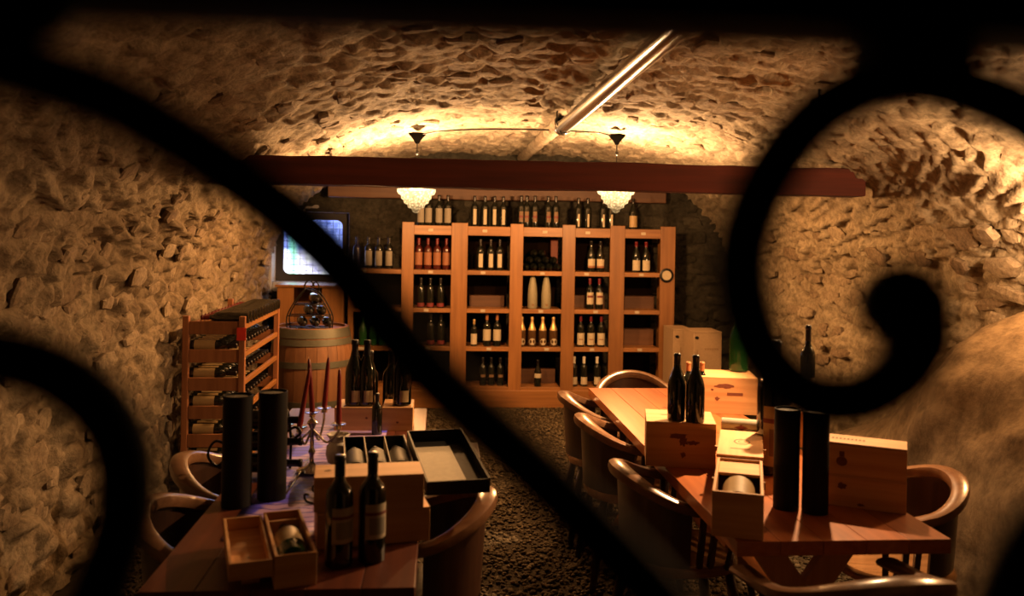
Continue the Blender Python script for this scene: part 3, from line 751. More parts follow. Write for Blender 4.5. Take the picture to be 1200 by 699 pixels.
# wooden boxes lying at the back of some cells
def slat_box(bay, row, w_, h_, d_, lab):
    c = (bays[bay][0]+bays[bay][1])/2
    t = thing('wooden_box', lab, 'box', (c, SY+SD-d_/2-.01, ZS[row]))
    MB().box(-w_/2, w_/2, -d_/2, -d_/2+.012, 0, h_).build('front_panel', LINTEL, t, bevel=.002)
    for s_ in (-1, 1): MB().box(s_*(w_/2-.006)-.006, s_*(w_/2-.006)+.006, -d_/2+.012, d_/2, 0, h_).build('side_panel', LINTEL, t)
    MB().box(-w_/2, w_/2, -d_/2, d_/2, h_, h_+.01).build('lid', LINTEL, t)
slat_box(1, 2, .34, .10, .12, 'low wooden box at the back of the second shelf of second bay')
slat_box(2, 4, .34, .13, .12, 'low wooden box at the back of the bottom shelf of third bay')
slat_box(3, 2, .34, .11, .1, 'low wooden box behind bottles on the second shelf of fourth bay')
slat_box(4, 2, .34, .11, .14, 'low wooden box at the back of second shelf of fifth bay')
slat_box(4, 3, .34, .15, .14, 'taller wooden box at the back of third shelf of fifth bay')

# ------------------------------------------------------------------ cabinet behind the barrel
a, b = atY(325, 334, 8.12), atY(403, 334, 8.12)
t = thing('open_cabinet', 'open wooden cabinet with pale side boards under the window, behind the barrel', 'cabinet', (0, 8.12, 0))
w0 = a.z
MB().box(a.x, a.x+.15, 0, .02, 0, w0-.02).build('front_board', PINE, t, bevel=.002)
MB().box(b.x-.20, b.x, 0, .02, 0, w0-.02).build('front_board', PINE, t, bevel=.002)
for x_ in (a.x, b.x-.02): MB().box(x_, x_+.02, .02, .36, 0, w0-.02).build('side_panel', PINE, t)
MB().box(a.x-.02, b.x+.01, -.02, .38, w0-.02, w0+.002).build('top_board', PINEX, t, bevel=.003)
MB().box(a.x+.02, b.x-.02, .34, .355, 0, w0-.02).build('back_panel', PINE, t)
for z_ in (.35, .7): MB().box(a.x+.02, b.x-.02, .02, .34, z_, z_+.02).build('shelf_board', PINEX, t)

# ------------------------------------------------------------------ barrel
bc = atY(366, 390, 7.15)
BAR = thing('wine_barrel', 'oak wine barrel standing upright with galvanised hoops, by the back wall', 'barrel', (bc.x, 7.15, 0))
BH = atY(366, 386, 7.15-.28).z
def br_(z): return .292+.055*(1-(2*z/BH-1)**2)
ns_ = 24
for k in range(ns_):
    a0, a1 = 2*math.pi*(k+.015)/ns_, 2*math.pi*(k+.985)/ns_; v = []; f = []
    nz_ = 9
    for i in range(nz_+1):
        z_ = BH*i/nz_; r = br_(z_)
        for (rr, aa) in ((r, a0), (r, (a0+a1)/2), (r, a1), (r-.025, a1), (r-.025, a0)): v.append((rr*math.cos(aa), rr*math.sin(aa), z_))
    for i in range(nz_):
        for j in range(5): j2 = (j+1) % 5; f.append((5*i+j, 5*i+j2, 5*i+5+j2, 5*i+5+j))
    f += [(0, 1, 2, 3, 4), tuple(5*nz_+j for j in (4, 3, 2, 1, 0))]
    MB().add(v, f).build('stave', OAK, BAR, 'auto')
MB().lathe([(.275, BH-.04), (.275, BH-.02)], 32).build('barrel_head', OAK, BAR, 'auto')
MB().lathe([(.275, .02), (.275, .04)], 32).build('barrel_head', OAK, BAR, 'auto')
for z0, z1 in ((BH-.075, BH-.005), (BH-.135, BH-.085), (BH-.31, BH-.26), (.26, .31), (.09, .13), (.005, .07)):
    MB().lathe([(br_(z0)+.001, z0), (br_(z0)+.005, z0), (br_(z1)+.005, z1), (br_(z1)+.001, z1)], 40, cap=False).build('hoop', HOOP, BAR, 'auto')
# iron bottle holder on it, bottles lying in it
hz = BH
H = thing('bottle_holder', 'black wrought iron bottle holder with a scroll top on the barrel head', 'bottle holder', (bc.x-.01, 7.08, hz-.02))
for s_ in (-1, 1):
    yy = s_*.07
    MB().tube(catmull([(-.17, yy, .0), (-.175, yy, .10), (-.13, yy, .20), (-.07, yy, .29), (-.03, yy, .33)], 6), .006, 6).build('side_bar', BLACKMETAL, H, True)
    MB().tube(catmull([(.17, yy, .0), (.175, yy, .10), (.13, yy, .20), (.07, yy, .29), (-.03, yy, .33)], 6), .006, 6).build('side_bar', BLACKMETAL, H, True)
    for z_, hw_ in ((.012, .17), (.11, .17), (.20, .12)): MB().tube([(-hw_, yy, z_), (hw_, yy, z_)], .005, 6).build('cross_bar', BLACKMETAL, H, True)
MB().tube(catmull([(-.05, 0, .31), (-.045, 0, .36), (-.02, 0, .39), (.01, 0, .385), (.018, 0, .355), (0, 0, .345)], 8), .006, 6).build('scroll_top', BLACKMETAL, H, True)
MB().tube(catmull([(.06, 0, .29), (.07, 0, .34), (.05, 0, .38), (.025, 0, .37), (.03, 0, .345)], 8), .006, 6).build('scroll_top', BLACKMETAL, H, True)
hp = [(-.10, 0), (.0, 0), (.10, 0), (-.05, 1), (.05, 1), (0, 2)]
hl = ['left bottle of bottom row', 'middle bottle of bottom row', 'right bottle of bottom row', 'left bottle of middle row', 'right bottle of middle row', 'single top bottle']
hold = make_bottle('bordeaux', None, BLKCAP, CREAM, (.06, .15), 1.0)
for (x_, lv), nm in zip(hp, hl):
    bottle(hold, (bc.x-.01+x_, 7.24, hz-.02+.058+.094*lv), 'dark %s in the iron holder on the barrel, neck forward' % nm, (math.pi/2, 0, .25), 'bottles in the iron holder')

# ------------------------------------------------------------------ slatted bottle rack by the left wall
pm = at(285, 560, 0.0)
RYa, RYb = 5.52, 6.66
RXa, RXb = atY(218, 400, RYa).x, atY(284, 400, RYa).x
RT = atY(284, 371, RYa).z
R = thing('slatted_bottle_rack', 'reddish wooden slatted wine rack against the left wall with a red tag', 'wine rack', (0, 0, 0))
pw = .038
for x_ in (RXa, RXb):
    for y_ in (RYa, RYb): MB().box(x_-pw/2, x_+pw/2, y_-pw/2, y_+pw/2, 0, RT+(.02 if y_ == RYb else 0)).build('post', RACKWOOD, R, bevel=.004)
tiers = [RT-.115-.178*k for k in range(6)]
for k, z_ in enumerate(tiers):
    for y_ in (RYa, RYb): MB().box(RXa+pw/2, RXb-pw/2, y_-.01, y_+.01, z_, z_+.082).build('end_slat', RACKWOOD, R, bevel=.003)
    for x_ in (RXa, RXb): MB().box(x_-.012, x_+.012, RYa+pw/2, RYb-pw/2, z_+.03, z_+.062).build('side_rail', PINEY, R, bevel=.003)
p = Vector((RXb, RYa-pw/2-.004, RT-.13))
MB().box(p.x-.03, p.x+.026, RYa-pw/2-.006, RYa-pw/2-.001, p.z-.02, p.z+.06).build('red_tag', plain('bright_red_paper', (.55, .03, .02), .5), R)
rb_ = make_bottle('bordeaux', None, BLKCAP, GOLDL, (.04, .17), 1.2, name='wine_bottle')
rr_ = make_bottle('bordeaux', None, REDCAP, None, name='wine_bottle')
WORD = ['top', 'second', 'third', 'fourth', 'fifth', 'lowest']
NUM = ['first', 'second', 'third', 'fourth', 'fifth', 'sixth', 'seventh', 'eighth', 'ninth', 'tenth', 'eleventh', 'twelfth']
for k, z_ in enumerate(tiers):
    nb_ = 12
    for j in range(nb_):
        y_ = RYa+.065+j*(RYb-RYa-.13)/(nb_-1)
        lab = 'bottle lying on the %s tier of the slatted rack, %s from the front' % (WORD[k], NUM[j])
        if k == 0: continue
        z0 = z_+.062+.0375; 
        bottle(rb_, (RXa-.0, y_, z0), lab, (0, math.pi/2, 0), 'bottles lying in the slatted rack')
# upper layers heaped above the top rails
for j in range(13):
    y_ = RYa+.05+j*(RYb-RYa-.1)/12
    bottle(rr_, (RXb+.03, y_, tiers[0]+.062+.040), 'bottle with red capsule pointing to the wall, top tier of slatted rack, %s from front' % (NUM+['thirteenth'])[j], (0, -math.pi/2, 0), 'red capsuled bottles heaped on the slatted rack')

# ------------------------------------------------------------------ cartons right of the shelving
def carton(x0, x1, y0, y1, h, lab, marks):
    t = thing('carton', lab, 'carton', ((x0+x1)/2, (y0+y1)/2, 0), 0, 'pale cartons beside the shelving'); w_, d_ = (x1-x0)/2, (y1-y0)/2
    MB().box(-w_, w_, -d_, d_, 0, h-.012).build('body', CARTON, t, bevel=.004)
    MB().box(-w_-.003, w_+.003, -d_-.003, d_+.003, h-.012, h).build('lid', CARTON, t, bevel=.003)
    for (u, v_, a_, c_) in marks: MB().box(u-a_/2, u+a_/2, -d_-.0015, -d_, v_-c_/2, v_+c_/2).build('printed_mark', INK, t)
    return t, w_, d_
ch = atY(800, 384, 7.9).z
x0, x1 = atY(789, 400, 7.75).x, atY(812, 400, 7.75).x
def handle(t, w_, d_, u, z_):
    MB().lathe([(.018, 0), (.018, .004)], 14, Matrix.Translation((u, -d_, z_)) @ RX90 @ Matrix.Diagonal((1, .75, 1, 1))).build('handle_hole', BLACKBOX, t)
t, w_, d_ = carton(x0, x1-.002, 7.75, 8.10, ch, 'pale carton with two handle holes directly beside the shelving', [(-.02, ch-.20, .008, .07), (-.022, ch-.28, .012, .02), (.06, ch-.25, .008, .08), (.055, ch-.33, .012, .02)])
handle(t, w_, d_, -.055, ch-.07); handle(t, w_, d_, .03, ch-.095)
x2, x3 = atY(813, 400, 7.4).x, atY(846, 400, 7.4).x; ch2 = atY(830, 389, 7.4).z
t, w_, d_ = carton(x2, x3, 7.4, 7.72, ch2, 'pale carton with a faded printed line, right of the twin-hole carton', [(-.095, ch2-.20, .008, .07), (-.095, ch2-.27, .012, .018)] + [(-.02+.022*k, ch2-.155, .014, .016) for k in range(6)])
handle(t, w_, d_, -.10, ch2-.055)

# ------------------------------------------------------------------ tables
def plank_table(x0, x1, y0, y1, mat, label, skew=0.0, nplank=5, legs_at=(.22, 1.95), legmat=None):
    legmat = legmat or LEGW
    t = thing('long_table', label, 'table', ((x0+x1)/2, y0, 0), skew)
    w_ = (x1-x0); L = y1-y0; pw_ = w_/nplank
    for k in range(nplank):
        MB().box(-w_/2+k*pw_+.0008, -w_/2+(k+1)*pw_-.0008, 0, L, .705, .75).build('plank', mat, t, bevel=.0015)
    for yy in legs_at:
        MB().bar((-.20, yy, .70), (.30, yy, .0), .09, .045, (0, 1, 0)).build('trestle_leg', PINE if legmat is None else legmat, t, bevel=.004)
        MB().bar((.16, yy+.05, .70), (-.32, yy+.05, .0), .09, .045, (0, 1, 0)).build('trestle_leg', PINE if legmat is None else legmat, t, bevel=.004)
        MB().box(-w_/2+.03, w_/2-.03, yy-.03, yy+.08, .66, .705).build('cross_rail', mat, t, bevel=.003)
    MB().box(-.03, .03, legs_at[0]+.075, legs_at[1]-.025, .33, .40).build('stretcher', mat, t, bevel=.003)
    return t
nl, fl_, nr = at(868, 640), at(697, 455), at(1108, 628)
plank_table(nl.x, nr.x, (nl.y+nr.y)/2, fl_.y, TABLE, 'long orange-brown plank table on crossed legs at the right')
LTx0, LTx1, LTy0, LTy1 = -.735, -.045, 2.20, 4.45
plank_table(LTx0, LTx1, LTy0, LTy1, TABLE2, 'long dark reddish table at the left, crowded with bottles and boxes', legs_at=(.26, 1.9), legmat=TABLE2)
RTZ = .7502
# runner on the left table
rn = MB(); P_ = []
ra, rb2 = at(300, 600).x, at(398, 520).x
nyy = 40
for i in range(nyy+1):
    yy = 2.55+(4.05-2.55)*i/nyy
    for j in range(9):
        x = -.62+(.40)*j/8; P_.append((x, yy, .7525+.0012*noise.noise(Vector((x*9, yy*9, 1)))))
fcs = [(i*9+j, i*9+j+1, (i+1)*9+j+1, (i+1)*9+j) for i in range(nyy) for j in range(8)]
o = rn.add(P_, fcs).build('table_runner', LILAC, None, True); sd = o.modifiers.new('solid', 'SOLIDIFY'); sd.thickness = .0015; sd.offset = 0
tag(o, 'table runner tinted lilac for blue light, with blue scroll print under the candelabra on the left table', 'cloth')

# ------------------------------------------------------------------ chairs
def make_chair():
    t = thing('captain_chair', '', 'chair')          # faces +X, origin on the floor under the seat centre
    v = []; f = []; n = 28
    def outl(s_, z_): return [(s_*.215*math.copysign(abs(math.cos(a))**.75, math.cos(a)), s_*.225*math.copysign(abs(math.sin(a))**.75, math.sin(a)), z_) for a in [2*math.pi*k/n for k in range(n)]]
    rings = [outl(.93, .405), outl(1.0, .415), outl(1.0, .438), outl(.96, .45), outl(.6, .443), outl(.15, .440)]
    for r in rings: v += r
    for i in range(len(rings)-1):
        for k in range(n): k2 = (k+1) % n; f.append((i*n+k, i*n+k2, (i+1)*n+k2, (i+1)*n+k))
    f += [tuple(range(n-1, -1, -1)), tuple((len(rings)-1)*n+k for k in range(n))]
    MB().add(v, f).build('seat', SEAT, t, 'auto')
    for sx in (-1, 1):
        for sy in (-1, 1):
            MB().tube([(sx*.15, sy*.15, .41), (sx*.185, sy*.185, .2), (sx*.21, sy*.21, 0)], .02, 8, rf=lambda q: .019+.006*math.sin(q*3.1)-.004*q).build('leg', CHAIR, t, True)
    for sy in (-1, 1): MB().tube([(-.19, sy*.19, .16), (.19, sy*.19, .16)], .012, 6).build('stretcher', CHAIR, t, True)
    MB().tube([(0, -.19, .16), (0, .19, .16)], .012, 6).build('stretcher', CHAIR, t, True)
    def U(q):                                         # q 0..1 along the rail from one arm tip round the back to the other
        if q < .25: u = q/.25; return (.21-.21*u-.02*math.sin(u*3), -.245, .645+.02*u)
        if q > .75: u = (1-q)/.25; return (.21-.21*u-.02*math.sin(u*3), .245, .645+.02*u)
        a = -math.pi/2 - math.pi*(q-.25)/.5; s_ = math.sin(math.pi*(q-.25)/.5)
        return (.24*math.cos(a), .245*math.sin(a), .665+.095*s_**1.5)
    pts = [Vector(U(i/48)) for i in range(49)]
    v = []; f = []
    for i, p in enumerate(pts):
        d_ = (pts[min(48, i+1)]-pts[max(0, i-1)]).normalized(); sd_ = d_.cross(Vector((0, 0, 1))).normalized(); u2 = Vector((0, 0, 1))
        q = i/48; wd = .024+.012*(math.cos(q*math.pi*2)**2) ; hh_ = .014+.012*math.sin(math.pi*q)**2
        for k in range(10):
            a = 2*math.pi*k/10; v.append(p+sd_*wd*math.copysign(abs(math.cos(a))**.7, math.cos(a))+u2*hh_*math.copysign(abs(math.sin(a))**.7, math.sin(a)))
    for i in range(48):
        for k in range(10): k2 = (k+1) % 10; f.append((10*i+k, 10*i+k2, 10*i+10+k2, 10*i+10+k))
    f += [tuple(range(9, -1, -1)), tuple(480+k for k in range(10))]
    MB().add(v, f).build('arm_rail', RAIL, t, 'auto')
    v = []; f = []
    for i in range(17):
        q = .27+.46*i/16; p = Vector(U(q)); p.z -= .014; o2 = Vector((p.x*.93, p.y*.93, .45)); ii = Vector((p.x, p.y, 0)).normalized()*.012
        v += [p, p-ii, o2-ii, o2]
    for i in range(16):
        for k in range(4): k2 = (k+1) % 4; f.append((4*i+k, 4*i+k2, 4*i+4+k2, 4*i+4+k))
    f += [(0, 1, 2, 3), (67, 66, 65, 64)]
    MB().add(v, f).build('back_panel', CHAIR, t, 'auto')
    for q in (.06, .15, .22, .78, .85, .94):
        p = Vector(U(q)); b_ = Vector((p.x*.84, p.y*.84, .435)); p.z -= .012
        big = False
        MB().bar(b_, p, .05 if big else .022, .012 if big else .02, Vector((0, 0, 1)).cross((p-b_).cross(Vector((p.x, p.y, 0))))).build('spindle', CHAIR, t, bevel=.003)
    return t
CH = make_chair()
CG = 'captain chairs around the two tables'
for x_, y_, rz, lab in (
    (.95, 3.27, .05, 'dark captain chair tucked in left of right table, nearest of three, behind open gap'),
    (.95, 4.13, .0, 'dark captain chair on the left side of the right table, middle of three'),
    (.95, 4.72, -.05, 'dark captain chair on the left side of right table, farthest of the three'),
    (1.26, 5.26, -math.pi/2, 'captain chair at the far end of the right table, before the shelving'),
    (1.74, 3.14, math.pi, 'captain chair with polished seat on the bedrock side of the right table'),
    (1.20, 2.36, math.pi/2+.08, 'captain chair at the near end of the right table, cut by picture bottom'),
    (-.06, 2.92, math.pi, 'captain chair on the aisle side of the left table under the black box lid'),
    (-.74, 3.41, .0, 'captain chair with pale curved rail on the left table wall side, farther'),
    (-.69, 2.84, -.04, 'captain chair on the wall side of the left table, nearer and darker')):
    instance(CH, (x_, y_, 0), lab, (0, 0, rz), CG)

# ------------------------------------------------------------------ wooden cases
def case(label, loc, rz, w_, d_, h_, marks=(), topmarks=(), name='wooden_wine_case', th=.009, lid=True, group=None, inkmat=None):
    """local origin: centre of the base; front faces -Y"""
    t = thing(name, label, 'box', loc, rz, group); a, b = w_/2, d_/2
    zt = h_-(th if lid else 0)
    MB().box(-a, a, -b, -b+th, 0, zt).build('front_panel', CRATE, t, bevel=.0012)
    MB().box(-a, a, b-th, b, 0, zt).build('back_panel', CRATE, t, bevel=.0012)
    for s_ in (-1, 1): MB().box(s_*(a-th/2)-th/2, s_*(a-th/2)+th/2, -b+th, b-th, 0, zt).build('side_panel', CRATEY, t, bevel=.0012)
    MB().box(-a+th, a-th, -b+th, b-th, 0, th).build('bottom_panel', CRATE, t)
    if lid: MB().box(-a, a, -b, b, zt, h_).build('lid', CRATE, t, bevel=.0015)
    for m_ in marks: mark(t, m_, 'front', -b, inkmat or BRAND)
    for m_ in topmarks: mark(t, m_, 'top', h_, INK)
    return t
def mark(t, m_, side, off, mat):
    kind, u, v_, a, b = m_
    n = 20 if kind != 'bar' else 4
    if kind == 'bar': P2 = [(-1, -1), (1, -1), (1, 1), (-1, 1)]
    else:
        rnd = random.Random(int(u*1000)+int(v_*777)); P2 = []
        for k in range(n):
            an = 2*math.pi*k/n; r = 1.0 if kind == 'disc' else rnd.uniform(.55, 1.1); P2.append((r*math.cos(an), r*math.sin(an)))
    if kind == 'ring':
        v = []
        for r in (1.0, .82):
            for k in range(n):
                an = 2*math.pi*k/n; v.append((u+a*r*math.cos(an), v_+b*r*math.sin(an)))
        fs = [(k, (k+1) % n, n+(k+1) % n, n+k) for k in range(n)]
    else: v = [(u+a*x, v_+b*y) for x, y in P2]; fs = [tuple(range(n))]
    V = [(x, off-.0006, z) for x, z in v] if side == 'front' else [(x, z, off+.0006) for x, z in v]
    MB().add(V, fs).build('printed_mark', mat, t)
def pos(px, py, z): p = at(px, py, z); return p
# --- right table
A = at(797, 495, .93)
ca = case('pale wine case with two dark bottles on top, brown emblem on its front', (A.x+.03, A.y+.115, RTZ), -.22, .272, .24, .178,
     [('blob', -.01, .125, .045, .012), ('blob', .01, .105, .02, .022), ('blob', .05, .10, .03, .010), ('blob', .01, .05, .012, .014)], [('blob', -.06, .02, .02, .008), ('blob', -.04, .03, .012, .012)])
bq = make_bottle('burgundy', None, BLKCAP)
for px, py, nm in ((795, 494, 'left'), (817, 497, 'right')):
    p = at(px, py, .93); bottle(bq, (p.x, p.y+.03, RTZ+.1785), '%s of two unlabelled dark bottles standing on the pale wine case' % nm, group='dark bottles on the wine case', scale=.89)
B = at(854, 443, .94)
case('pale wine case with faded brown print, green bottle on it, far on right table', (B.x+.03, B.y+.13, RTZ), -.20, .285, .26, .19,
     [('blob', -.02, .145, .055, .012), ('bar', .03, .105, .04, .007), ('blob', -.06, .08, .014, .010), ('blob', -.085, .125, .008, .007)])
gb = make_bottle('champagne', GLASSG, None, None, name='green_bottle')
p = at(858, 432, .94); bottle(gb, (p.x, p.y-.10, RTZ+.191), 'stout green glass bottle standing on the far wine case of the right table', scale=1.15)
copper = make_bottle('bordeaux', None, COPPERCAP, None)
for px, nm in ((806, 'left'), (822, 'right')):
    p = at(px, 482, .75)
    bottle(copper, (p.x, p.y, RTZ), '%s copper-capped bottle behind the dark bottle pair on the right table' % nm, group='copper capped bottles behind the wine case', scale=.86)
# open long box with a bottle
fl, fr = at(837, 575, .89), at(893, 580, .89)
ox = (fl.x+fr.x)/2; oy = (fl.y+fr.y)/2; BRZ = -math.atan2(ox, oy)-.01
def bxp(u, v_, z_): return (ox+u*math.cos(BRZ)-v_*math.sin(BRZ), oy+u*math.sin(BRZ)+v_*math.cos(BRZ), z_)
t = thing('open_wine_box', 'open pale wine box with lid slid back, gold-labelled bottle inside, right table', 'box', (ox, oy, RTZ), BRZ)
w_, L_, h_ = .152, .42, .138; th = .009
MB().box(-w_/2, w_/2, 0, th, 0, h_).build('front_panel', CRATE, t, bevel=.0012)
MB().box(-w_/2, w_/2, L_-th, L_, 0, h_).build('back_panel', CRATE, t, bevel=.0012)
for s_ in (-1, 1):
    MB().box(s_*(w_/2-th/2)-th/2, s_*(w_/2-th/2)+th/2, th, L_-th, 0, h_).build('side_panel', CRATEY, t, bevel=.0012)
    MB().box(s_*(w_/2+.003)-.003, s_*(w_/2+.003)+.003, L_*.30, L_*.30+.012, h_-.02, h_+.004).build('hinge_peg', CRATE, t); 
MB().box(-w_/2+th, w_/2-th, th, L_-th, 0, th).build('bottom_panel', CRATE, t)
MB().box(-w_/2+th, w_/2-th, L_*.62, L_-th, h_-.02, h_-.010).build('inner_panel', CRATE, t, bevel=.001)
bx = make_bottle('burgundy', None, BLKCAP, GOLDL, (.02, .165), 1.5)
bottle(bx, bxp(0, .022, RTZ+.078), 'bottle lying in the open pale box on the right table, broad gold label', (-math.pi/2, 0, BRZ), scale=1.25)
lid = thing('box_lid', 'pale box lid with a round seal lying behind the open wine box', 'box lid', bxp(.0, L_+.003, RTZ), BRZ)
MB().box(-w_/2-.004, w_/2+.004, 0, .40, h_-.002, h_+.010).build('board', CRATEY, lid, bevel=.0015)
MB().box(-w_/2+.02, w_/2-.02, .03, .33, 0, h_-.002).build('support_block', CRATE, lid)
for s_ in (-1, 1): MB().box(s_*(w_/2+.008)-.005, s_*(w_/2+.008)+.005, .10, .115, h_-.005, h_+.012).build('peg', CRATE, lid)
mark(lid, ('ring', .005, .21, .030, .045), 'top', h_+.010, INK); mark(lid, ('ring', .005, .21, .014, .02), 'top', h_+.010, INK); mark(lid, ('bar', .0, .10, .035, .005), 'top', h_+.010, INK)
cyl = thing('paper_roll', 'white paper roll with a red diamond mark behind the round-sealed lid', 'paper roll', bxp(.0, L_+.44, RTZ), BRZ)
MB().lathe([(.028, -.078), (.030, -.076), (.030, .076), (.028, .078)], 20, Matrix.Translation((0, 0, h_+.02)) @ Matrix.Rotation(math.pi/2, 4, 'Y')).build('roll', CREAM, cyl, 'auto')
MB().box(-.075, .075, -.028, .028, 0, h_-.010).build('support_block', CRATE, cyl)
V = [(.028*a_, -.0305, h_+.02+.012*b2) for a_, b2 in ((-1, 0), (-.3, -.5), (0, -1), (.3, -.5), (1, 0), (.3, .5), (0, 1), (-.3, .5))]
MB().add(V, [tuple(range(8))]).build('printed_mark', REDL, cyl)

# jeroboam, tubes, big cases
jb = make_bottle('bordeaux', None, BLKCAP, GOLDL, (.022, .155), 1.0, None, name='large_wine_bottle')
prt = arc_label(RB['bordeaux']+.0015, .045, .105, .62, 8).build('label_print', BROWNL, plab(jb), True)
prt2 = arc_label(RB['bordeaux']+.0018, .118, .128, 1.0, 8).build('label_print', REDL, plab(jb), True)
p = at(914, 560, .75)
bottle(jb, (p.x, p.y+.07, RTZ), 'very large dark bottle with a portrait label, left behind the black tubes', scale=1.72)
p = at(945, 522, .75)
case('upright pale wooden case seen between the two black tubes on the right table', (p.x, p.y, RTZ), -.2, .10, .10, .15, name='upright_wooden_case')
mg = make_bottle('bordeaux', None, BLKCAP, CREAM, (.03, .12), .9, name='large_wine_bottle')
o = bottle(mg, (p.x, p.y, RTZ+.1505), 'slim tall bottle on the upright case, neck seen through the gate scroll'); o.scale = (.85, .85, 1.27)
def make_tube(r, h_):
    t = thing('bottle_tube', '', 'tube')
    MB().lathe([(r-.003, .004), (r, 0), (r, h_), (r-.003, h_), (r-.004, h_-.012), (.002, h_-.012)], 28).build('body', BLACKBOX, t, 'auto')
    MB().lathe([(r-.0045, h_-.010), (r-.0045, h_-.006), (.001, h_-.005)], 28).build('inner_lid', GREYBOX, t, 'auto')
    return t
tb = make_tube(.0425, .335)
for px, py, nm in ((926.5, 600, 'left'), (961, 605, 'right')):
    p = at(px, py, .75); instance(tb, (p.x, p.y+.04, RTZ), '%s of two tall black bottle tubes standing on the right table' % nm, group='black bottle tubes on the right table')
e1, e2 = at(975, 592, .75), at(1062, 604, .75)
dv = e2-e1; rz = math.atan2(dv.y, dv.x); ewid = dv.length+.05; mid = (e1+e2)/2 - dv.normalized()*.025
cen = mid + Vector((-math.sin(rz), math.cos(rz), 0))*.065
txt = [('bar', -.095+.0125*k, .0, .004, .013) for k in range(9)]
case('lower of two stacked flat wine cases with dark square stamp, right end of table', (cen.x, cen.y, RTZ), rz, ewid, .13, .108, [('blob', -.06, .07, .016, .014), ('blob', .0, .012, .014, .006)])
case('upper of two stacked flat wine cases, round seal on front and lettering on top', (cen.x, cen.y, RTZ+.1083), rz, ewid, .13, .108, [('disc', -.062, .045, .018, .016), ('bar', -.062, .07, .008, .009)], txt)

# --- left table
p = at(395, 668); fb = make_bottle('bordeaux', None, BLKCAP, CREAM, (.07, .165), .95, (.135, .143, REDL), lrot=.55)
pr_ = arc_label(RB['bordeaux']+.0014, .082, .128, .65, 8).build('label_print', GREYL, plab(fb), True)
bottle(fb, (p.x, p.y+.03, RTZ), 'left of the two nearest dark bottles with cream labels, left table', group='nearest bottles on the left table')
p = at(434, 662); bottle(fb, (p.x, p.y+.03, RTZ), 'right of the two nearest dark bottles with cream labels, left table', group='nearest bottles on the left table')
# two stacked cases behind the bottles
u1, u2 = at(368, 560, .952), at(497, 555, .952)
dv = u2-u1; rz = math.atan2(dv.y, dv.x); mid = (u1+u2)/2; cen = mid+Vector((-math.sin(rz), math.cos(rz), 0))*.07
case('lower red-lit wooden case of the stack behind the two nearest bottles', (cen.x+.01, cen.y, RTZ), rz+.08, dv.length+.01, .15, .10)
case('upper pale-topped wooden case of the stack behind the two nearest bottles', (cen.x, cen.y, RTZ+.1003), rz, dv.length, .14, .10, topmarks=[('blob', -.12, .0, .012, .012)])
# open box with lid, bottle inside
c1, c2 = at(322, 655, .83), at(367, 645, .83); bk = at(305, 589, .83)
yd = (bk-c1); rz = math.atan2(yd.y, yd.x)-math.pi/2
def open_tray(name, label, loc, rz, w_, L_, h_, th=.008, mat=CRATE, cat='box'):
    t = thing(name, label, cat, loc, rz)
    MB().box(0, w_, 0, th, 0, h_).build('front_panel', mat, t, bevel=.001); MB().box(0, w_, L_-th, L_, 0, h_).build('back_panel', mat, t, bevel=.001)
    for x_ in (0, w_-th): MB().box(x_, x_+th, th, L_-th, 0, h_).build('side_panel', mat, t, bevel=.001)
    MB().box(th, w_-th, th, L_-th, 0, th).build('bottom_panel', mat, t); return t
wb_ = .105; Lb = .36
t = open_tray('open_wine_box', 'open wooden box holding a single bottle at the front of the left table', (c1.x, c1.y, RTZ), rz, wb_, Lb, .085)
MB().box(.008, wb_-.008, Lb-.06, Lb-.052, .03, .075).build('inner_panel', CRATE, t)
lt = thing('box_lid', 'wooden box lid opened flat beside the single-bottle box, inside facing up', 'box lid', (c1.x, c1.y, RTZ), rz)
MB().box(-wb_-.006, -.004, 0, Lb, .035, .043).build('board', CRATE, lt)
for x_ in (-wb_-.006, -.012): MB().box(x_, x_+.008, 0, Lb, .043, .078).build('side_panel', CRATE, lt, bevel=.001)
for y_ in (0, Lb-.008): MB().box(-wb_+.002, -.012, y_, y_+.008, .043, .078).build('end_panel', CRATE, lt, bevel=.001)
MB().box(-.058, -.052, .12, .13, .043, .0436).build('printed_mark', INK, lt)
MB().box(-wb_+.03, -.03, .06, Lb-.06, 0, .035).build('support_block', CRATE, lt)
cc = Vector((c1.x, c1.y, 0)) + Matrix.Rotation(rz, 3, 'Z') @ Vector((wb_/2, .035, 0))
bi = make_bottle('burgundy', GLASSG, BLKCAP, GOLDL, (.07, .17), 1.5)
bottle(bi, (cc.x, cc.y, RTZ+.051), 'bottle with a gold-tan label lying in the front open box, left table', (-math.pi/2, 0, rz), scale=.98)
# black three-bottle case with open lid
k1, k2 = at(404, 545, .865), at(484, 541, .865)
bw = (k2-k1).length; 
case('plain wooden case supporting the black three-bottle case on the left table', ((k1.x+k2.x)/2-.02, k1.y+.22, RTZ), .12, bw*.9, .30, .035)
kz = RTZ+.0352
t = open_tray('black_gift_case', 'open black case with three bottles side by side on the left table', (k1.x, k1.y, kz), .12, bw, .40, .08, .006, BLACKBOX)
for q in (1/3, 2/3): MB().box(bw*q-.002, bw*q+.002, .006, .394, .006, .082).build('divider', CREAM, t)
MB().box(-.001, .003, .0, .40, .078, .0825).build('edge_trim', CREAM, t); MB().box(bw-.003, bw+.001, .0, .40, .078, .0825).build('edge_trim', CREAM, t)
b3 = make_bottle('bordeaux', GREYBOX, BLKCAP, GREYBOX, (.02, .18), 1.3)
for k, nm in enumerate(('left', 'middle', 'right')):
    u_ = bw*(k+.5)/3; bottle(b3, (k1.x+u_*math.cos(.12)-.02*math.sin(.12), k1.y+u_*math.sin(.12)+.02*math.cos(.12), kz+.045), '%s of the three wrapped bottles lying in the open black case' % nm, (-math.pi/2, 0, .12), 'bottles in the black case')
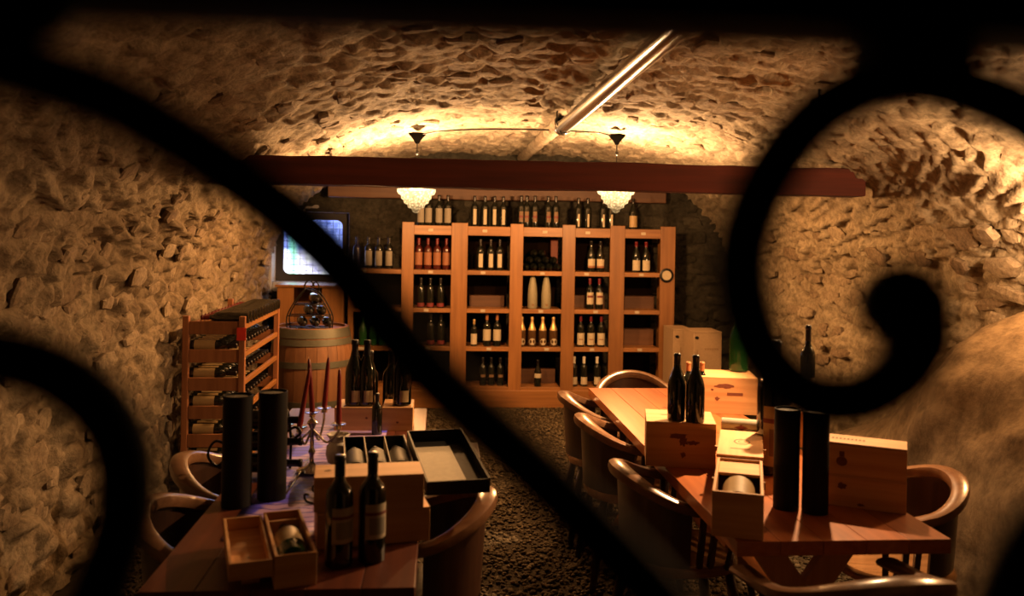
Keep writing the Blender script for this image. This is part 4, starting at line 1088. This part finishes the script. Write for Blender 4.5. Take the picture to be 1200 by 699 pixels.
# its lid, tray shaped, lying open to the right with a cream sheet
A1, A2 = at(500, 567, .86), at(576, 567, .86)
t = thing('black_case_lid', 'open black lid tray of the three-bottle case holding a cream sheet', 'box lid', (A1.x, A1.y, .82), .16)
t.rotation_euler.x = .09
lw = (A2-A1).length; Ll = .52
MB().box(0, lw, 0, Ll, 0, .006).build('board', BLACKBOX, t); MB().box(0, lw, 0, .006, .006, .045).build('front_panel', BLACKBOX, t); MB().box(0, lw, Ll-.006, Ll, .006, .045).build('back_panel', BLACKBOX, t)
MB().box(0, .006, .006, Ll-.006, .006, .045).build('side_panel', GREYBOX, t); MB().box(lw-.006, lw, .006, Ll-.006, .006, .045).build('side_panel', BLACKBOX, t)
MB().box(lw-.007, lw+.001, 0, Ll, .045, .048).build('edge_trim', GREYBOX, t)
MB().box(.01, lw-.06, .02, Ll-.09, .007, .010).build('cream_sheet', CREAM, t)
sup = thing('stool', 'dark stool under the black lid beside the left table', 'stool', (.10, 3.33, 0))
MB().box(-.07, .07, -.12, .12, .79, .815).build('seat', CHAIR, sup, bevel=.004)
for sx in (-1, 1):
    for sy in (-1, 1): MB().bar((sx*.05, sy*.09, .79), (sx*.07, sy*.12, 0), .025, .025).build('leg', CHAIR, sup)
# two boxes with champagne bottles
z2 = .858
q1, q2 = at(394, 478, z2), at(442, 478, z2)
champ = make_bottle('champagne', GLASSD, BLKCAP, GOLDL, (.02, .075), .5, name='sparkling_wine_bottle', lrot=.3, capz=.21)
y_c = q1.y
def pxX(px, Y, z): p = atY(px, 480, Y); return p.x
x0, x1 = pxX(392, y_c, 0), pxX(441, y_c, 0); x2, x3 = pxX(448, y_c, 0), pxX(484, y_c, 0)
case('left wooden box under the two dark sparkling bottles, far end of left table', ((x0+x1)/2, y_c+.10, RTZ), 0, x1-x0, .2, z2-RTZ, [('blob', .05, .06, .008, .006)])
case('small right wooden box under a single sparkling bottle, far end of left table', ((x2+x3)/2, y_c+.10, RTZ), 0, x3-x2, .2, z2-RTZ, [('blob', .0, .04, .008, .006)])
for px, nm in ((415, 'left'), (442, 'middle'), (471, 'right')):
    p = atY(px, 475, y_c+.06)
    if nm == 'middle': p.x = x1-.05
    bottle(champ, (p.x, y_c+.06, z2+.0005), '%s of three dark sparkling wine bottles on the wooden boxes, left table' % nm, group='sparkling bottles on the left table boxes', scale=.97)
dk = make_bottle('bordeaux', None, BLKCAP, None)
p = at(455, 505, .75); bottle(dk, ((x1+x2)/2-.005, y_c-.07, RTZ), 'slim dark bottle standing before the gap between the two wooden boxes', scale=.62)
for px, nm in ((434, 'left'), (459, 'right')):
    p = atY(px, 440, y_c+.3); bottle(dk, (p.x, y_c+.27, RTZ), '%s plain dark bottle behind the sparkling bottles on the left table' % nm, group='plain bottles at the far end of the left table', scale=1.1)
# black tubes
tl = make_tube(.048, .365)
for px, py, nm in ((273, 598, 'left'), (315, 590, 'right')):
    p = at(px, py, .75); instance(tl, (p.x, p.y+.045, RTZ), '%s of two tall black bottle tubes standing on the left table' % nm, group='black bottle tubes on the left table')
# iron bottle stand with three lying bottles behind the tubes
p = at(318, 566, .75)
H2 = thing('wine_stand', 'black iron stand with lying bottles behind the tubes on left table', 'bottle holder', (p.x-.045, p.y+.10, RTZ+.001))
for s_ in (-1, 1):
    MB().tube(catmull([(s_*.08, .08, 0), (s_*.085, .06, .12), (s_*.08, .0, .24), (s_*.085, -.05, .12), (s_*.08, -.07, 0)], 6), .005, 6).build('side_bar', BLACKMETAL, H2, True)
for z_ in (.02, .10, .18): MB().tube([(-.085, .055-z_*.1, z_), (.085, .055-z_*.1, z_)], .004, 6).build('cross_bar', BLACKMETAL, H2, True)
MB().tube(catmull([(-.09, -.06, .10), (-.16, -.06, .14), (-.19, -.06, .09), (-.16, -.06, .05), (-.13, -.06, .07)], 6), .005, 6).build('scroll', BLACKMETAL, H2, True)
MB().tube(catmull([(.085, -.06, .17), (.12, -.06, .19), (.14, -.06, .17), (.12, -.06, .15)], 6), .005, 6).build('scroll', BLACKMETAL, H2, True)
for z_, nm in ((.045, 'bottom'), (.125, 'middle'), (.205, 'top')):
    bottle(dk, (p.x-.03-.16, p.y+.10, RTZ+z_+.002), '%s dark bottle lying in the iron stand, neck pointing right, left table' % nm, (0, math.pi/2, -.05), 'bottles in the iron stand', .95)
# candelabra
cb = at(364, 556, .75)
C = thing('candelabra', 'silver five-armed candelabra on the lilac runner, left table', 'candelabra', (cb.x, cb.y+.02, RTZ+.004))
MB().lathe([(.055, 0), (.056, .006), (.045, .014), (.018, .022), (.009, .035), (.008, .06), (.014, .075), (.008, .09), (.007, .16), (.015, .175), (.02, .185), (.008, .2)], 18).build('stem', SILVER, C, 'auto')
sc = (cb.y+.02)/1000
cands = [((362, 421), (366, 483), 0), ((385, 419), (380, 478), 0), ((398, 433), (397, 497), 0), ((363, 432), (351, 500), 0), (None, (338, 496), 0)]
names = ['tall middle', 'right-leaning rear', 'shorter right', 'left-leaning', 'none']
for k, (tp, bp, _) in enumerate(cands):
    yk = cb.y+.02+[0, .08, .0, -.05, .05][k]
    q = atY(bp[0], bp[1], yk); lp = Vector((q.x-cb.x, yk-(cb.y+.02), q.z-RTZ-.004))
    mid = Vector((lp.x*.6, lp.y*.6, min(lp.z, .17)-.06))
    MB().tube(catmull([(0, 0, .16), (lp.x*.3, lp.y*.3, .13), (mid.x, mid.y, mid.z), (lp.x*.95, lp.y*.95, (lp.z+mid.z)/2), (lp.x, lp.y, lp.z-.02)], 6), .0045, 8).build('arm', SILVER, C, True)
    MB().lathe([(.004, -.024), (.012, -.018), (.011, -.008), (.026, -.004), (.028, .001), (.012, .0), (.011, -.004)], 16, Matrix.Translation(lp)).build('candle_cup', SILVER, C, 'auto')
    if tp:
        q2_ = atY(tp[0], tp[1], yk); tv = Vector((q2_.x-cb.x, 0+lp.y, q2_.z-RTZ-.004))
        base = Vector((cb.x, cb.y+.02, RTZ+.004))+lp; tip = Vector((cb.x, cb.y+.02, RTZ+.004))+tv
        L_ = (tip-base).length; cn = thing('candle', '%s red taper candle in the silver candelabra' % names[k], 'candle', base, 0, 'red candles in the candelabra')
        cn.rotation_mode = 'QUATERNION'; cn.rotation_quaternion = Vector((0, 0, 1)).rotation_difference((tip-base).normalized())
        MB().lathe([(.0105, .0015), (.0105, .01), (.0075, L_*.85), (.005, L_-.006), (.002, L_)], 12).build('wax', WAX, cn, 'auto')
        wx_ = cn.children[0]; MB().tube([(0, 0, L_-.001), (.001, 0, L_+.008)], .0009, 5).build('wick', CREAM, wx_)
# glass jar
p = at(394, 549, .75)
J = thing('glass_jar', 'round frosted glass jar with fluted collar behind the stacked cases', 'jar', (p.x+.0, p.y+.05, RTZ+.003))
MB().lathe([(.025, 0), (.04, .01), (.048, .04), (.044, .07), (.030, .088)], 24).build('bowl', FROST, J, 'auto')
v = []; f = []; n = 32
for i, (r, z_) in enumerate(((.028, .088), (.032, .10), (.042, .118))):
    for k in range(n): a = 2*math.pi*k/n; rr = r*(1+.07*math.cos(8*a)*(i/2)); v.append((rr*math.cos(a), rr*math.sin(a), z_))
for i in range(2):
    for k in range(n): k2 = (k+1) % n; f.append((i*n+k, i*n+k2, (i+1)*n+k2, (i+1)*n+k))
o = MB().add(v, f).build('fluted_collar', FROST, J, True); sd = o.modifiers.new('solid', 'SOLIDIFY'); sd.thickness = .002
# thin stick and small iron scroll
a, b = at(366, 533, .76), at(335, 580, .76)
o = MB().tube([(a.x, a.y, .762), (b.x, b.y, .762)], .0035, 6).build('wooden_stick', CHAIR, None, True); tag(o, 'thin dark stick lying diagonally across the lilac runner', 'stick')
p = at(372, 594, .75)
o = thing('iron_scroll_stand', 'small black iron scroll ornament beside the stacked cases on left table', 'ornament', (p.x, p.y+.02, RTZ+.003))
MB().tube(catmull([(.03, 0, .005), (0, 0, .03), (-.02, 0, .05), (0, 0, .07), (.02, 0, .055), (.005, 0, .045)], 6), .004, 6).build('scroll', BLACKMETAL, o, True)
MB().tube(catmull([(.03, 0, .005), (-.01, -.01, .004), (-.04, 0, .01), (-.045, 0, .03), (-.03, 0, .03)], 6), .004, 6).build('foot', BLACKMETAL, o, True)
